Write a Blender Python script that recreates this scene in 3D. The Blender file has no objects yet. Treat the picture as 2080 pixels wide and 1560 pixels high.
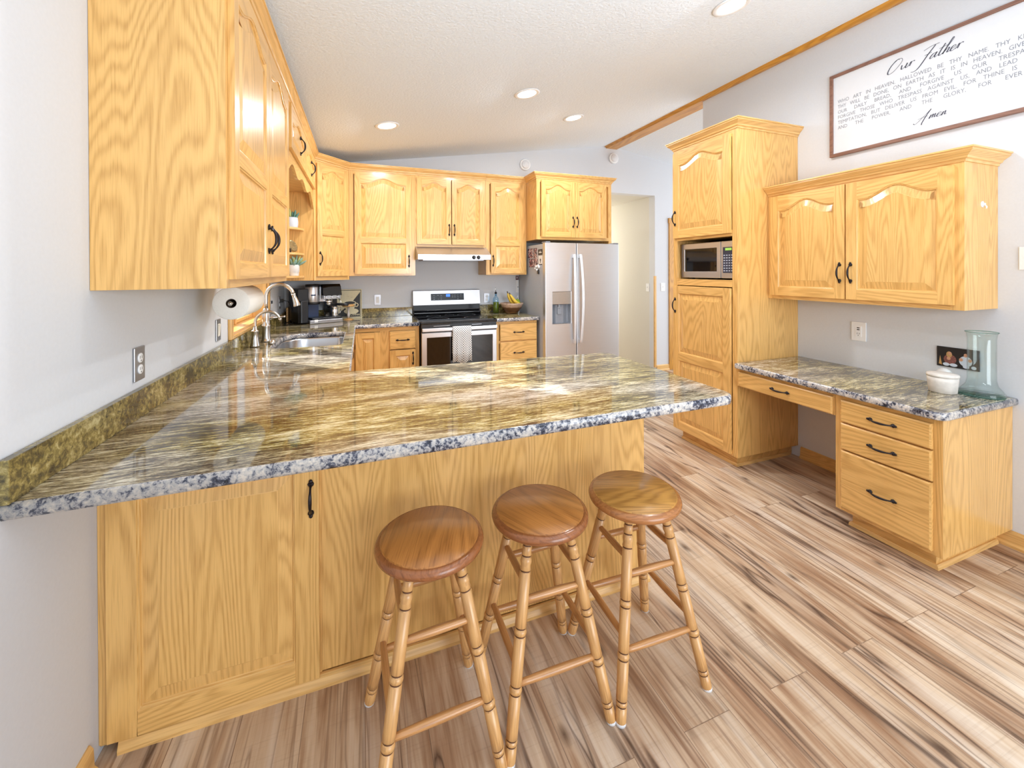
import bpy, bmesh, math, random
from mathutils import Vector, Matrix
random.seed(7)
PI = math.pi
C = bpy.context.scene.collection
sc = bpy.context.scene

# ------------------------------------------------------------------ camera
W = 3.8089
cam_d = bpy.data.cameras.new('camera')
cam = bpy.data.objects.new('camera', cam_d); C.objects.link(cam)
FPX, V0, YAW, ROLL, PITCH = 828.2066, 552.9725, 0.3546, -0.0038, -0.0038
cam.location = (0.7225, -4.6385, 1.4071)
cam.matrix_world = (Matrix.Translation(cam.location) @ Matrix.Rotation(-YAW, 4, 'Z')
                    @ Matrix.Rotation(PI/2 + PITCH, 4, 'X') @ Matrix.Rotation(ROLL, 4, 'Z'))
cam_d.sensor_fit = 'HORIZONTAL'; cam_d.sensor_width = 36.0
cam_d.lens = FPX/2080*36
cam_d.shift_x = 0.0
cam_d.shift_y = -(780 - V0)/2080
cam_d.clip_start = 0.05
sc.camera = cam

# ------------------------------------------------------------------ light
wd = bpy.data.worlds.new('daylight'); sc.world = wd; wd.use_nodes = True
bgn = wd.node_tree.nodes['Background']
bgn.inputs[0].default_value = (0.88, 0.94, 1.0, 1); bgn.inputs[1].default_value = 1.2
def lamp(name, kind, loc, energy, direction=None, color=(1, 1, 1), **kw):
    d = bpy.data.lights.new(name, kind); d.energy = energy; d.color = color
    for k, v in kw.items(): setattr(d, k, v)
    o = bpy.data.objects.new(name, d); C.objects.link(o); o.location = loc
    if direction: o.rotation_euler = Vector(direction).to_track_quat('-Z', 'Y').to_euler()
    return o
lamp('sunlight', 'SUN', (-4, 4, 4), 14.0, (0.66, -0.66, -0.44), (1, .96, .88), angle=0.009)
lamp('patio_daylight', 'AREA', (3.2, -7.3, 1.05), 135, (-.12, 1, -.04), (.86, .93, 1), shape='RECTANGLE', size=3.6, size_y=1.9)
lamp('ceiling_fill', 'AREA', (1.9, -4.9, 1.5), 38, (.02, .55, .83), (.86, .93, 1), shape='RECTANGLE', size=.9, size_y=.5)  # added uplight behind the camera to brighten the ceiling, no real source there
lamp('next_room_fill', 'AREA', (6.6, -1.6, 1.6), 45, (-1, .2, 0), (.95, .97, 1), shape='RECTANGLE', size=3.0, size_y=2.2)  # unseen fill lamp, added so the space past the right wall is bright
lamp('hall_lamp', 'POINT', (3.85, 2.2, 1.8), 60, None, (1, .93, .82), shadow_soft_size=.12)
sc.view_settings.view_transform = 'Standard'
sc.view_settings.look = 'None'
sc.view_settings.exposure = 0.08
sc.view_settings.gamma = 1
sc.view_settings.use_curve_mapping = False
sc.cycles.max_bounces = 10
sc.cycles.diffuse_bounces = 5
sc.cycles.caustics_reflective = False
sc.cycles.caustics_refractive = False
sc.cycles.sample_clamp_indirect = 6
sc.cycles.use_denoising = True

# ------------------------------------------------------------------ materials
def srgb(r, g, b):
    f = lambda c: c/12.92 if c <= .04045 else ((c + .055)/1.055)**2.4
    return (f(r/255), f(g/255), f(b/255), 1)
class NT:
    def __init__(s, name):
        s.m = bpy.data.materials.new(name); s.m.use_nodes = True
        s.t = s.m.node_tree; s.p = s.t.nodes['Principled BSDF']
    def n(s, kind, **kw):
        nd = s.t.nodes.new(kind)
        for k, v in kw.items(): setattr(nd, k, v)
        return nd
    def l(s, a, b): s.t.links.new(a, b)
    def math(s, op, a, b=None, c=None, clamp=False):
        nd = s.n('ShaderNodeMath', operation=op, use_clamp=clamp)
        for i, x in enumerate((a, b, c)):
            if x is None: continue
            if isinstance(x, (int, float)): nd.inputs[i].default_value = x
            else: s.l(x, nd.inputs[i])
        return nd.outputs[0]
    def noise(s, vec, scale, detail=2, rough=.5, dist=0, dims='3D', w=None):
        nd = s.n('ShaderNodeTexNoise', noise_dimensions=dims)
        nd.inputs['Scale'].default_value = scale; nd.inputs['Detail'].default_value = detail
        nd.inputs['Roughness'].default_value = rough; nd.inputs['Distortion'].default_value = dist
        s.l(vec, nd.inputs['Vector'])
        if w is not None: s.l(w, nd.inputs['W'])
        return nd.outputs[0]
    def ramp(s, fac, stops, interp='LINEAR'):
        nd = s.n('ShaderNodeValToRGB'); e = nd.color_ramp.elements
        nd.color_ramp.interpolation = interp
        while len(e) < len(stops): e.new(.5)
        for i, (p, c) in enumerate(stops):
            e[i].position = p; e[i].color = c if len(c) == 4 else (*c, 1)
        s.l(fac, nd.inputs[0]); return nd.outputs[0]
    def mix(s, fac, a, b, blend='MIX'):
        nd = s.n('ShaderNodeMix', data_type='RGBA', blend_type=blend)
        for i, x in ((0, fac), (6, a), (7, b)):
            if isinstance(x, (int, float)): nd.inputs[i].default_value = x
            elif isinstance(x, tuple): nd.inputs[i].default_value = x
            else: s.l(x, nd.inputs[i])
        return nd.outputs[2]
    def mapping(s, vec, scale=(1, 1, 1), rot=(0, 0, 0), loc=(0, 0, 0)):
        nd = s.n('ShaderNodeMapping'); nd.inputs['Scale'].default_value = scale
        nd.inputs['Rotation'].default_value = rot; nd.inputs['Location'].default_value = loc
        s.l(vec, nd.inputs['Vector']); return nd.outputs[0]
    def coord(s, which='Object'): return s.n('ShaderNodeTexCoord').outputs[which]
    def bump(s, h, strength=.2, dist=.01):
        nd = s.n('ShaderNodeBump'); nd.inputs['Strength'].default_value = strength
        nd.inputs['Distance'].default_value = dist; s.l(h, nd.inputs['Height'])
        s.l(nd.outputs[0], s.p.inputs['Normal'])
    def set(s, **kw):
        for k, v in kw.items(): s.p.inputs[k.replace('_', ' ')].default_value = v
        return s

def plain(name, rgb, rough=.5, metal=0, bump=0, bscale=60, var=.06, **kw):
    k = NT(name); c = srgb(*rgb)
    v = k.coord()
    n = k.noise(v, bscale, 2)
    d = tuple(x*(1 - var) for x in c[:3]) + (1,)
    k.l(k.ramp(n, [(.3, d), (.7, c)]), k.p.inputs['Base Color'])
    k.set(Roughness=rough, Metallic=metal, **kw)
    if bump: k.bump(n, bump, .003)
    return k.m

def oak(name, light, dark, rough=.32, pores=.5, ring=.55, seed=0.0, coat=.25):
    k = NT(name)
    uv = k.n('ShaderNodeUVMap'); uv.uv_map = 'UVMap'
    v = uv.outputs[0]
    a = k.mapping(v, (3.4, .42, 1), loc=(seed, seed*1.7, seed))
    n1 = k.noise(a, 1.0, 2.2, .45, .35)
    fine = k.noise(k.mapping(v, (34, 3.0, 1)), 1.0, 3, .6)
    ph = k.math('ADD', k.math('MULTIPLY', n1, 240), k.math('ADD', k.math('MULTIPLY', fine, 4.5), k.math('MULTIPLY', k.noise(k.mapping(v, (120, 9, 1)), 1.0, 2, .6), 2.2)))
    s = k.math('ADD', k.math('MULTIPLY', k.math('SINE', ph), .5), .5)
    rings = k.math('POWER', s, 1.6)
    por = k.noise(k.mapping(v, (260, 7, 1)), 1.0, 2, .6)
    por = k.math('MULTIPLY', k.math('SUBTRACT', por, .48, clamp=True), 3.2, clamp=True)
    band = k.noise(k.mapping(v, (7, .25, 1), loc=(3, 8, 0)), 1.0, 2)
    f = k.math('ADD', k.math('MULTIPLY', rings, ring), k.math('MULTIPLY', por, pores), clamp=True)
    lite = tuple(min(1, x*1.12) for x in srgb(*light)[:3]) + (1,)
    base = k.mix(k.math('MULTIPLY', k.math('SUBTRACT', band, .3, clamp=True), 1.6, clamp=True), lite, srgb(*light))
    k.l(k.mix(f, base, srgb(*dark)), k.p.inputs['Base Color'])
    k.set(Roughness=rough, Coat_Weight=coat, Coat_Roughness=.12)
    return k.m

OAK = oak('honey_oak', (220, 175, 106), (178, 129, 63), rough=.3, ring=.42, pores=.45)
OAKL = oak('light_oak_trim', (222, 179, 113), (186, 138, 74), rough=.32, ring=.4, pores=.4, seed=3)
STOOLSEAT2 = oak('lighter_stool_seat_oak', (196, 144, 74), (140, 92, 42), rough=.28, ring=.5, pores=.6, seed=7)
STOOLRIM2 = oak('lighter_stool_rim_oak', (176, 116, 66), (130, 80, 42), rough=.25, ring=.4, pores=.5, seed=10)
STOOLSEAT = oak('stool_seat_oak', (184, 122, 62), (126, 74, 32), rough=.28, ring=.4, pores=.6, seed=5)
STOOLRIM = oak('stool_rim_oak', (150, 92, 52), (110, 62, 32), rough=.25, ring=.4, pores=.5, seed=6)
STOOLLEG = oak('stool_leg_oak', (206, 158, 100), (158, 108, 62), rough=.3, ring=.35, pores=.5, seed=8)
STOOLRUNG = oak('stool_rung_oak', (190, 138, 84), (144, 94, 52), rough=.3, ring=.35, pores=.5, seed=9)
BURNT = plain('burnt_groove', (96, 58, 34), .5)
WALNUT = oak('walnut_frame', (136, 98, 82), (98, 66, 54), rough=.45, ring=.4, pores=.4, seed=11, coat=0)
BEAM = oak('beam_oak', (204, 148, 62), (160, 104, 38), rough=.4, ring=.5, pores=.5, seed=12)

def wallmat(name, rgb, bscale, strength, rough=.75):
    k = NT(name); v = k.coord()
    n = k.noise(v, bscale, 3, .55)
    c = srgb(*rgb); d = tuple(x*.97 for x in c[:3]) + (1,)
    k.l(k.ramp(n, [(.3, d), (.7, c)]), k.p.inputs['Base Color'])
    k.set(Roughness=rough); k.bump(n, strength, .004)
    return k.m
WALL = wallmat('grey_blue_wall_paint', (215, 218, 223), 90, .05)
HALLWALL = wallmat('hall_wall_paint', (218, 216, 208), 90, .05)
CEIL = wallmat('textured_ceiling_paint', (234, 242, 250), 70, .9, .85)

def granite(name, scale=1.0, tilt=0.1):
    k = NT(name); v = k.coord()
    warp = k.n('ShaderNodeVectorMath', operation='ADD')
    wn = k.n('ShaderNodeTexNoise'); wn.inputs['Scale'].default_value = 2.2; wn.inputs['Detail'].default_value = 2
    k.l(v, wn.inputs['Vector'])
    sub = k.n('ShaderNodeVectorMath', operation='MULTIPLY_ADD')
    sub.inputs[1].default_value = (.06, .06, .02); sub.inputs[2].default_value = (-.03, -.03, -.01)
    k.l(wn.outputs['Color'], sub.inputs[0]); k.l(v, warp.inputs[0]); k.l(sub.outputs[0], warp.inputs[1])
    w = warp.outputs[0]
    m1 = k.mapping(w, (11, 100, 60), rot=(0, 0, tilt))
    m2 = k.mapping(w, (60, 420, 200), rot=(0, 0, tilt))
    m3 = k.mapping(w, (2.6, 14, 10), rot=(0, 0, tilt))
    n1 = k.noise(m1, 1, 6, .74); n2 = k.noise(m2, 1, 5, .75); n3 = k.noise(m3, 1, 3, .55)
    f = k.math('ADD', k.math('MULTIPLY', n1, .56), k.math('ADD', k.math('MULTIPLY', n2, .34), k.math('MULTIPLY', n3, .25)))
    f = k.math('MULTIPLY_ADD', k.math('SUBTRACT', f, .575), 1.55, .58)
    gold = k.ramp(f, [(.465, srgb(28, 26, 28)), (.53, srgb(74, 62, 42)), (.58, srgb(118, 102, 54)), (.635, srgb(172, 156, 92)), (.71, srgb(224, 216, 180))])
    grey = k.ramp(f, [(.43, srgb(40, 40, 48)), (.51, srgb(100, 92, 84)), (.585, srgb(160, 150, 132)), (.68, srgb(220, 214, 202))])
    n4 = k.noise(k.mapping(w, (1.1, 2.6, 2), loc=(4, 3, 0)), 1, 2)
    gm = k.math('MULTIPLY', k.math('SUBTRACT', n4, .42, clamp=True), 5, clamp=True)
    k.l(k.mix(gm, gold, grey), k.p.inputs['Base Color'])
    k.set(Roughness=.06, Specular_IOR_Level=.55, Coat_Weight=.3, Coat_Roughness=.02)
    return k.m
GRANITE = granite('golden_granite', tilt=.06)
GRANITE_DESK = granite('golden_granite_desk', tilt=1.52)
def granite_mottle(name, stops, sc_=42):
    k = NT(name); v = k.coord()
    n = k.noise(v, sc_, 5, .7, .4); n2 = k.noise(v, sc_/5.5, 3, .55)
    f = k.math('ADD', k.math('MULTIPLY', n, .6), k.math('MULTIPLY', n2, .4))
    k.l(k.ramp(f, stops), k.p.inputs['Base Color'])
    k.set(Roughness=.12, Coat_Weight=.2)
    return k.m
GRANITE_EDGE = granite_mottle('granite_cut_edge', [(.39, srgb(30, 34, 46)), (.45, srgb(82, 86, 102)), (.50, srgb(170, 168, 168)), (.62, srgb(222, 212, 198))], 80)
GRANITE_SPLASH = granite_mottle('granite_backsplash', [(.36, srgb(44, 42, 34)), (.46, srgb(92, 82, 50)), (.54, srgb(142, 126, 72)), (.64, srgb(190, 176, 124))], 60)

def floor_mat():
    k = NT('hickory_plank_floor')
    v = k.coord()
    sw = k.n('ShaderNodeSeparateXYZ'); k.l(v, sw.inputs[0])
    cm = k.n('ShaderNodeCombineXYZ'); k.l(sw.outputs[1], cm.inputs[0]); k.l(sw.outputs[0], cm.inputs[1])
    b = k.n('ShaderNodeTexBrick'); b.offset = .37; b.offset_frequency = 2
    for nm, val in (('Scale', 1.0), ('Brick Width', 1.22), ('Row Height', .182), ('Mortar Size', .0012), ('Mortar Smooth', .3), ('Bias', 0)):
        b.inputs[nm].default_value = val
    b.inputs['Color1'].default_value = (0, 0, 0, 1); b.inputs['Color2'].default_value = (1, 1, 1, 1)
    k.l(cm.outputs[0], b.inputs['Vector'])
    rnd = k.math('MULTIPLY', b.outputs['Color'], 37.0)
    # streaks run along the planks
    st = k.mapping(cm.outputs[0], (1.1, 9, 1))
    n1 = k.noise(st, 1, 4, .6, .6, '4D', rnd)
    n2 = k.noise(k.mapping(cm.outputs[0], (3.2, 80, 1)), 1, 3, .6, .2, '4D', rnd)
    n3 = k.noise(k.mapping(cm.outputs[0], (.6, 8.5, 1)), 1, 2.5, .5, .9, '4D', k.math('ADD', rnd, 11))
    n5 = k.noise(k.mapping(cm.outputs[0], (.5, 15, 1)), 1, 3, .55, .5, '4D', k.math('ADD', rnd, 5))
    base = k.ramp(k.math('ADD', k.math('MULTIPLY', n1, .75), k.math('MULTIPLY', n2, .25)),
                  [(.29, srgb(122, 88, 66)), (.40, srgb(172, 139, 110)), (.50, srgb(207, 182, 154)), (.63, srgb(226, 211, 192))])
    # narrow dark heartwood veins where the slow noise crosses its middle value
    d = k.math('ABSOLUTE', k.math('SUBTRACT', n3, .5))
    vein = k.math('SUBTRACT', 1.0, k.math('MULTIPLY', d, 34), clamp=True)
    vmask = k.math('MULTIPLY', k.math('SUBTRACT', k.noise(k.mapping(cm.outputs[0], (1.4, 5, 1), loc=(9, 2, 0)), 1, 2, .5, 0, '4D', rnd), .44, clamp=True), 7, clamp=True)
    vein = k.math('MULTIPLY', k.math('POWER', vein, 1.5), vmask)
    fv = k.math('SUBTRACT', 1.0, k.math('MULTIPLY', k.math('ABSOLUTE', k.math('SUBTRACT', n5, .53)), 40), clamp=True)
    shade = k.math('MULTIPLY', k.math('SUBTRACT', .17, d, clamp=True), 2.6, clamp=True)
    col = k.mix(k.math('MULTIPLY', shade, vmask), base, srgb(134, 90, 62))
    col = k.mix(k.math('MULTIPLY', fv, .5), col, srgb(106, 70, 50))
    col = k.mix(k.math('MULTIPLY', vein, .85), col, srgb(66, 46, 38))
    # knots
    vo = k.n('ShaderNodeTexVoronoi', voronoi_dimensions='2D'); vo.inputs['Scale'].default_value = 1
    k.l(k.mapping(cm.outputs[0], (2.2, 4.6, 1), loc=(.3, .6, 0)), vo.inputs['Vector'])
    kn = k.math('SUBTRACT', 1.0, k.math('MULTIPLY', vo.outputs['Distance'], 11), clamp=True)
    pick = k.math('GREATER_THAN', k.n('ShaderNodeSeparateColor').outputs[0], .45)
    sep = [x for x in k.t.nodes if x.bl_idname == 'ShaderNodeSeparateColor'][0]
    k.l(vo.outputs['Color'], sep.inputs[0])
    col = k.mix(k.math('MULTIPLY', k.math('MULTIPLY', kn, pick), .85), col, srgb(66, 44, 34))
    # saw marks across the board
    sw2 = k.noise(k.mapping(cm.outputs[0], (120, 5, 1)), 1, 2)
    sm = k.math('MULTIPLY', k.math('SUBTRACT', sw2, .55, clamp=True), 1.1, clamp=True)
    col = k.mix(sm, col, srgb(150, 120, 98))
    tone = k.mix(.16, col, b.outputs['Color'], 'SOFT_LIGHT')
    col = k.mix(k.math('MULTIPLY', b.outputs['Fac'], .6), tone, srgb(96, 70, 54))
    k.l(col, k.p.inputs['Base Color'])
    k.set(Roughness=.36, Specular_IOR_Level=.4)
    k.bump(k.math('SUBTRACT', k.math('MULTIPLY', n2, .4), b.outputs['Fac']), .12, .002)
    return k.m
FLOOR = floor_mat()

def steel(name, rgb=(200, 200, 204), rough=.28, vertical=False):
    k = NT(name); v = k.coord()
    n = k.noise(k.mapping(v, (1200, 1200, 4) if vertical else (3, 3, 900)), 1, 2)
    c = srgb(*rgb); d = tuple(x*.93 for x in c[:3]) + (1,)
    k.l(k.ramp(n, [(.3, d), (.7, c)]), k.p.inputs['Base Color'])
    k.l(k.math('ADD', k.math('MULTIPLY', n, .1), rough - .05), k.p.inputs['Roughness'])
    k.set(Metallic=.92)
    return k.m
STEEL = steel('brushed_stainless_steel', (206, 206, 210), .33)
STEELD = steel('darker_stainless_steel', (172, 172, 176), .3)
NICKEL = plain('brushed_nickel', (196, 194, 190), .24, 1.0, var=.03)
CHROME = plain('polished_chrome', (214, 214, 216), .1, 1.0, var=.02)
BRONZE = plain('oil_rubbed_bronze', (44, 38, 40), .34, .6, var=.2)
BLACKGL = plain('black_glass', (10, 10, 14), .04, var=.1, Coat_Weight=.5)
BLACKPL = plain('black_plastic', (24, 25, 30), .32)
DARKWIN = plain('oven_window_glass', (22, 16, 14), .06, Coat_Weight=.4)
FRIDGESIDE = plain('grey_enamel_side', (178, 184, 194), .4, bump=.02)
GREYPL = plain('grey_plastic', (140, 146, 156), .4)
WHITEPL = plain('white_plastic', (240, 241, 242), .3, var=.02)
IVORY = plain('light_almond_plastic', (232, 226, 212), .35, var=.02)
WHITECER = plain('white_ceramic', (238, 238, 236), .3, var=.03)
PAPER = plain('paper_towel', (236, 233, 226), .9, bump=.2, bscale=160, var=.04)
CARD = plain('brown_cardboard', (82, 64, 50), .8)
SIGNWHITE = plain('sign_board_white', (222, 225, 230), .5, var=.01)
INKGREY = plain('pale_grey_ink', (138, 141, 150), .7)
INKDARK = plain('dark_grey_ink', (84, 86, 100), .7)
GREENGL = plain('lime_fruit_skin', (150, 180, 60), .4)
BANANA = plain('banana_peel', (226, 190, 70), .45, bscale=25, var=.12)
BANTIP = plain('banana_stem', (92, 74, 48), .6)
SUCC = plain('succulent_green', (92, 136, 120), .5, bscale=30, var=.35)
SUCC2 = plain('pale_succulent_green', (150, 184, 168), .5, bscale=30, var=.3)
SUCCTIP = plain('succulent_yellow_green', (176, 184, 112), .5, bscale=30, var=.3)
SOIL = plain('potting_soil', (70, 54, 42), .95, bump=.4)
CREAM = plain('cream_sign_paint', (222, 212, 176), .5)
SIGNBLK = plain('black_sign_paint', (34, 34, 34), .5)
SIGNSHADE = plain('tan_sign_paint', (196, 184, 146), .5)
TAN = oak('tan_stand_wood', (196, 152, 92), (150, 106, 60), rough=.4, seed=14)
CORD = plain('black_cord', (20, 20, 22), .5)
CROCK = plain('whitewashed_crock', (226, 220, 212), .75, bump=.3, bscale=35, var=.16)
RUBBER = plain('white_felt_glide', (226, 226, 228), .6)
MAROON = plain('maroon_plastic', (92, 52, 66), .5)
SKIN = plain('photo_skin_tone', (206, 152, 120), .6)
HAIRB = plain('photo_blond_hair', (188, 148, 92), .6)
PHOTOBG = plain('photo_dark_background', (28, 24, 26), .5)
PHOTOW = plain('photo_white_shirt', (206, 214, 226), .6)
PHOTOR = plain('photo_plaid_red', (150, 92, 84), .6, bscale=300, var=.6)
BOWLW = None
def bowl_mat():
    k = NT('striped_bowl_wood'); v = k.coord('Object')
    s = k.n('ShaderNodeSeparateXYZ'); k.l(v, s.inputs[0])
    n = k.noise(v, 26, 3)
    h = k.math('ADD', s.outputs[2], k.math('MULTIPLY', n, .012))
    col = k.ramp(k.math('MULTIPLY', h, 8.5), [(.0, srgb(150, 112, 78)), (.22, srgb(140, 98, 62)), (.27, srgb(84, 50, 28)), (.66, srgb(96, 60, 36)), (.72, srgb(176, 142, 120)), (1, srgb(190, 162, 142))])
    k.l(k.mix(k.math('MULTIPLY', k.math('SUBTRACT', k.noise(v, 60, 2), .5, clamp=True), 2), col, srgb(86, 52, 30)), k.p.inputs['Base Color'])
    k.set(Roughness=.35); return k.m
BOWLW = bowl_mat()
def towel_mat():
    k = NT('dotted_tea_towel')
    uv = k.n('ShaderNodeUVMap'); uv.uv_map = 'UVMap'
    m = k.mapping(uv.outputs[0], (1, 1, 1), rot=(0, 0, PI/4))
    vo = k.n('ShaderNodeTexVoronoi', distance='CHEBYCHEV'); vo.inputs['Scale'].default_value = 62; vo.inputs['Randomness'].default_value = 0
    k.l(m, vo.inputs['Vector'])
    k.l(k.ramp(vo.outputs['Distance'], [(.22, srgb(88, 98, 112)), (.34, srgb(226, 228, 228))]), k.p.inputs['Base Color'])
    k.set(Roughness=.9); return k.m
TOWEL = towel_mat()
NAVYCLOTH = plain('navy_towel_edge', (50, 70, 100), .9)
def emit(name, rgb, st):
    k = NT(name); k.set(Base_Color=srgb(*rgb), Emission_Color=srgb(*rgb), Emission_Strength=st, Roughness=.5); return k.m
LAMPON = emit('lit_lamp_lens', (255, 250, 240), 9)
DISPB = emit('blue_display', (70, 130, 255), 1.0)
DISPG = emit('green_display', (150, 200, 90), .6)
def thin_glass(name, tint=(1, 1, 1), fres=1.45):
    k = NT(name); t = k.t
    tr = k.n('ShaderNodeBsdfTransparent'); tr.inputs[0].default_value = (*tint, 1)
    gl = k.n('ShaderNodeBsdfGlossy'); gl.inputs['Roughness'].default_value = .02
    lw = k.n('ShaderNodeLayerWeight'); lw.inputs[0].default_value = .5
    fr_o = k.math('ADD', .04, k.math('MULTIPLY', k.math('POWER', lw.outputs['Facing'], 5.0), .8))
    mx = k.n('ShaderNodeMixShader')
    k.l(fr_o, mx.inputs[0]); k.l(tr.outputs[0], mx.inputs[1]); k.l(gl.outputs[0], mx.inputs[2])
    out = [n for n in t.nodes if n.bl_idname == 'ShaderNodeOutputMaterial'][0]
    k.l(mx.outputs[0], out.inputs[0]); return k.m
WINGLASS = thin_glass('window_glass')
VASEGLASS = thin_glass('aqua_vase_glass', (.955, .985, .975), 1.5)
VASEBASE = thin_glass('dark_aqua_glass', (.55, .75, .68), 1.5)
BOTTLEGL = thin_glass('blue_bottle_glass', (.72, .86, .95), 1.5)
JARGL = thin_glass('clear_glass', (.96, .97, .97), 1.5)
OIL = plain('olive_oil', (112, 112, 22), .12, var=.1)
TANKBLUE = plain('smoky_blue_tank', (52, 70, 104), .15)
def photo_mat(name, seed):
    k = NT(name); v = k.coord('Object')
    vo = k.n('ShaderNodeTexVoronoi'); vo.inputs['Scale'].default_value = 70
    k.l(k.mapping(v, (1, 1, 1), loc=(seed, seed, seed)), vo.inputs['Vector'])
    s = k.n('ShaderNodeSeparateColor'); k.l(vo.outputs['Color'], s.inputs[0])
    k.l(k.ramp(s.outputs[0], [(0, srgb(60, 34, 42)), (.25, srgb(150, 90, 96)), (.5, srgb(214, 190, 190)), (.75, srgb(92, 84, 104)), (1, srgb(232, 226, 226))], 'CONSTANT'), k.p.inputs['Base Color'])
    k.set(Roughness=.4); return k.m

# ------------------------------------------------------------------ mesh builder
AX = {'x': Vector((1, 0, 0)), 'y': Vector((0, 1, 0)), 'z': Vector((0, 0, 1))}
class MB:
    def __init__(s, T=None):
        s.bm = bmesh.new(); s.uv = s.bm.loops.layers.uv.new('UVMap'); s.T = T or Matrix.Identity(4)
    def face(s, pts, g='z', mi=0, smooth=False, off=None):
        vs = [p if isinstance(p, bmesh.types.BMVert) else s.bm.verts.new(s.T @ Vector(p)) for p in pts]
        try: f = s.bm.faces.new(vs)
        except ValueError: return None
        f.material_index = mi; f.smooth = smooth
        s.setuv(f, g, off if off is not None else (random.random()*9, random.random()*9))
        return f
    def setuv(s, f, g, off):
        f.normal_update()
        gv = (s.T.to_3x3() @ (AX[g] if isinstance(g, str) else Vector(g))).normalized()
        n = f.normal
        if abs(n.dot(gv)) > .9:
            gv = n.orthogonal()
        gv = (gv - n*gv.dot(n))
        if gv.length < 1e-6: gv = n.orthogonal()
        gv.normalize()
        b = gv.cross(n)
        for l in f.loops:
            l[s.uv].uv = (l.vert.co.dot(b) + off[0], l.vert.co.dot(gv) + off[1])
    def box(s, a, b, g='z', mi=0):
        x0, y0, z0 = [min(p, q) for p, q in zip(a, b)]; x1, y1, z1 = [max(p, q) for p, q in zip(a, b)]
        v = [s.bm.verts.new(s.T @ Vector(p)) for p in ((x0, y0, z0), (x1, y0, z0), (x1, y1, z0), (x0, y1, z0), (x0, y0, z1), (x1, y0, z1), (x1, y1, z1), (x0, y1, z1))]
        off = (random.random()*9, random.random()*9)
        for q in ((0, 1, 5, 4), (1, 2, 6, 5), (2, 3, 7, 6), (3, 0, 4, 7), (4, 5, 6, 7), (3, 2, 1, 0)):
            s.face([v[i] for i in q], g, mi, off=off)
        return s
    def prism(s, poly, axis, a, b, g='z', mi=0, smooth=False):
        """poly: 2D points (the two other axes in xyz order), extruded along axis from a to b"""
        def P(p, t):
            return {'x': (t, p[0], p[1]), 'y': (p[0], t, p[1]), 'z': (p[0], p[1], t)}[axis]
        A = [s.bm.verts.new(s.T @ Vector(P(p, a))) for p in poly]; B = [s.bm.verts.new(s.T @ Vector(P(p, b))) for p in poly]
        off = (random.random()*9, random.random()*9); n = len(poly)
        s.face(A[::-1], g, mi, off=off); s.face(B, g, mi, off=off)
        for i in range(n): s.face([A[i], A[(i+1) % n], B[(i+1) % n], B[i]], g, mi, smooth, off)
        return s
    def rings(s, rows, closed=True, g='z', mi=0, smooth=True, cap0=False, cap1=False, mis=None):
        R = [[s.bm.verts.new(s.T @ Vector(p)) for p in r] for r in rows]
        off = (random.random()*9, random.random()*9)
        for i in range(len(R) - 1):
            n = len(R[i]); m = mis[i] if mis else mi
            for j in range(n if closed else n - 1):
                s.face([R[i][j], R[i][(j+1) % n], R[i+1][(j+1) % n], R[i+1][j]], g, m, smooth, off)
        if cap0: s.face(R[0][::-1], g, mis[0] if mis else mi, False, off)
        if cap1: s.face(R[-1], g, mis[-1] if mis else mi, False, off)
        return R
    def lathe(s, prof, c=(0, 0, 0), seg=24, axis=None, g='z', mi=0, mis=None, cap=True, smooth=True):
        """prof: (radius, height) pairs along axis (default +z) from c"""
        d = Vector(axis).normalized() if axis else Vector((0, 0, 1))
        q = d.to_track_quat('Z', 'Y'); c = Vector(c)
        rows = []
        for r, h in prof:
            rows.append([c + q @ Vector((max(r, 1e-5)*math.cos(2*PI*k/seg), max(r, 1e-5)*math.sin(2*PI*k/seg), h)) for k in range(seg)])
        s.rings(rows, True, g if axis is None else tuple(d), mi, smooth, cap, cap, mis)
        return s
    def tube(s, pts, rad, seg=10, mi=0, cap=True, flat=None):
        pts = [Vector(p) for p in pts]; n = len(pts)
        rad = rad if isinstance(rad, (list, tuple)) else [rad]*n
        t0 = (pts[1] - pts[0]).normalized(); u = t0.orthogonal().normalized()
        if flat is not None:
            u = (Vector(flat[0]) - t0*Vector(flat[0]).dot(t0)).normalized()
        rows = []
        for i in range(n):
            t = (pts[min(i+1, n-1)] - pts[max(i-1, 0)]).normalized()
            u = (u - t*u.dot(t)).normalized(); w = t.cross(u)
            k = flat[1] if flat else 1.0
            rows.append([pts[i] + (u*math.cos(2*PI*j/seg) + w*math.sin(2*PI*j/seg)*k)*rad[i] for j in range(seg)])
        s.rings(rows, True, tuple(t0), mi, True, cap, cap); return s
    def ball(s, c, r, seg=14, rings=9, mi=0, sc=(1, 1, 1)):
        rows = []
        for i in range(rings + 1):
            a = PI*i/rings; rr = max(math.sin(a), 1e-4)
            rows.append([(c[0] + r*sc[0]*rr*math.cos(2*PI*j/seg), c[1] + r*sc[1]*rr*math.sin(2*PI*j/seg), c[2] - r*sc[2]*math.cos(a)) for j in range(seg)])
        s.rings(rows, True, 'z', mi, True); return s
    def plate_hole(s, x0, x1, z0, z1, hx0, hx1, hz0, hz1, y0, y1, g='z', mi=0):
        X = [x0, hx0, hx1, x1]; Z = [z0, hz0, hz1, z1]
        V = [[[s.bm.verts.new(s.T @ Vector((x, y, z))) for z in Z] for x in X] for y in (y0, y1)]
        off = (random.random()*9, random.random()*9)
        for i in range(3):
            for j in range(3):
                if i == 1 and j == 1: continue
                s.face([V[0][i][j], V[0][i+1][j], V[0][i+1][j+1], V[0][i][j+1]], g, mi, off=off)
                s.face([V[1][i][j], V[1][i][j+1], V[1][i+1][j+1], V[1][i+1][j]], g, mi, off=off)
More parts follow.
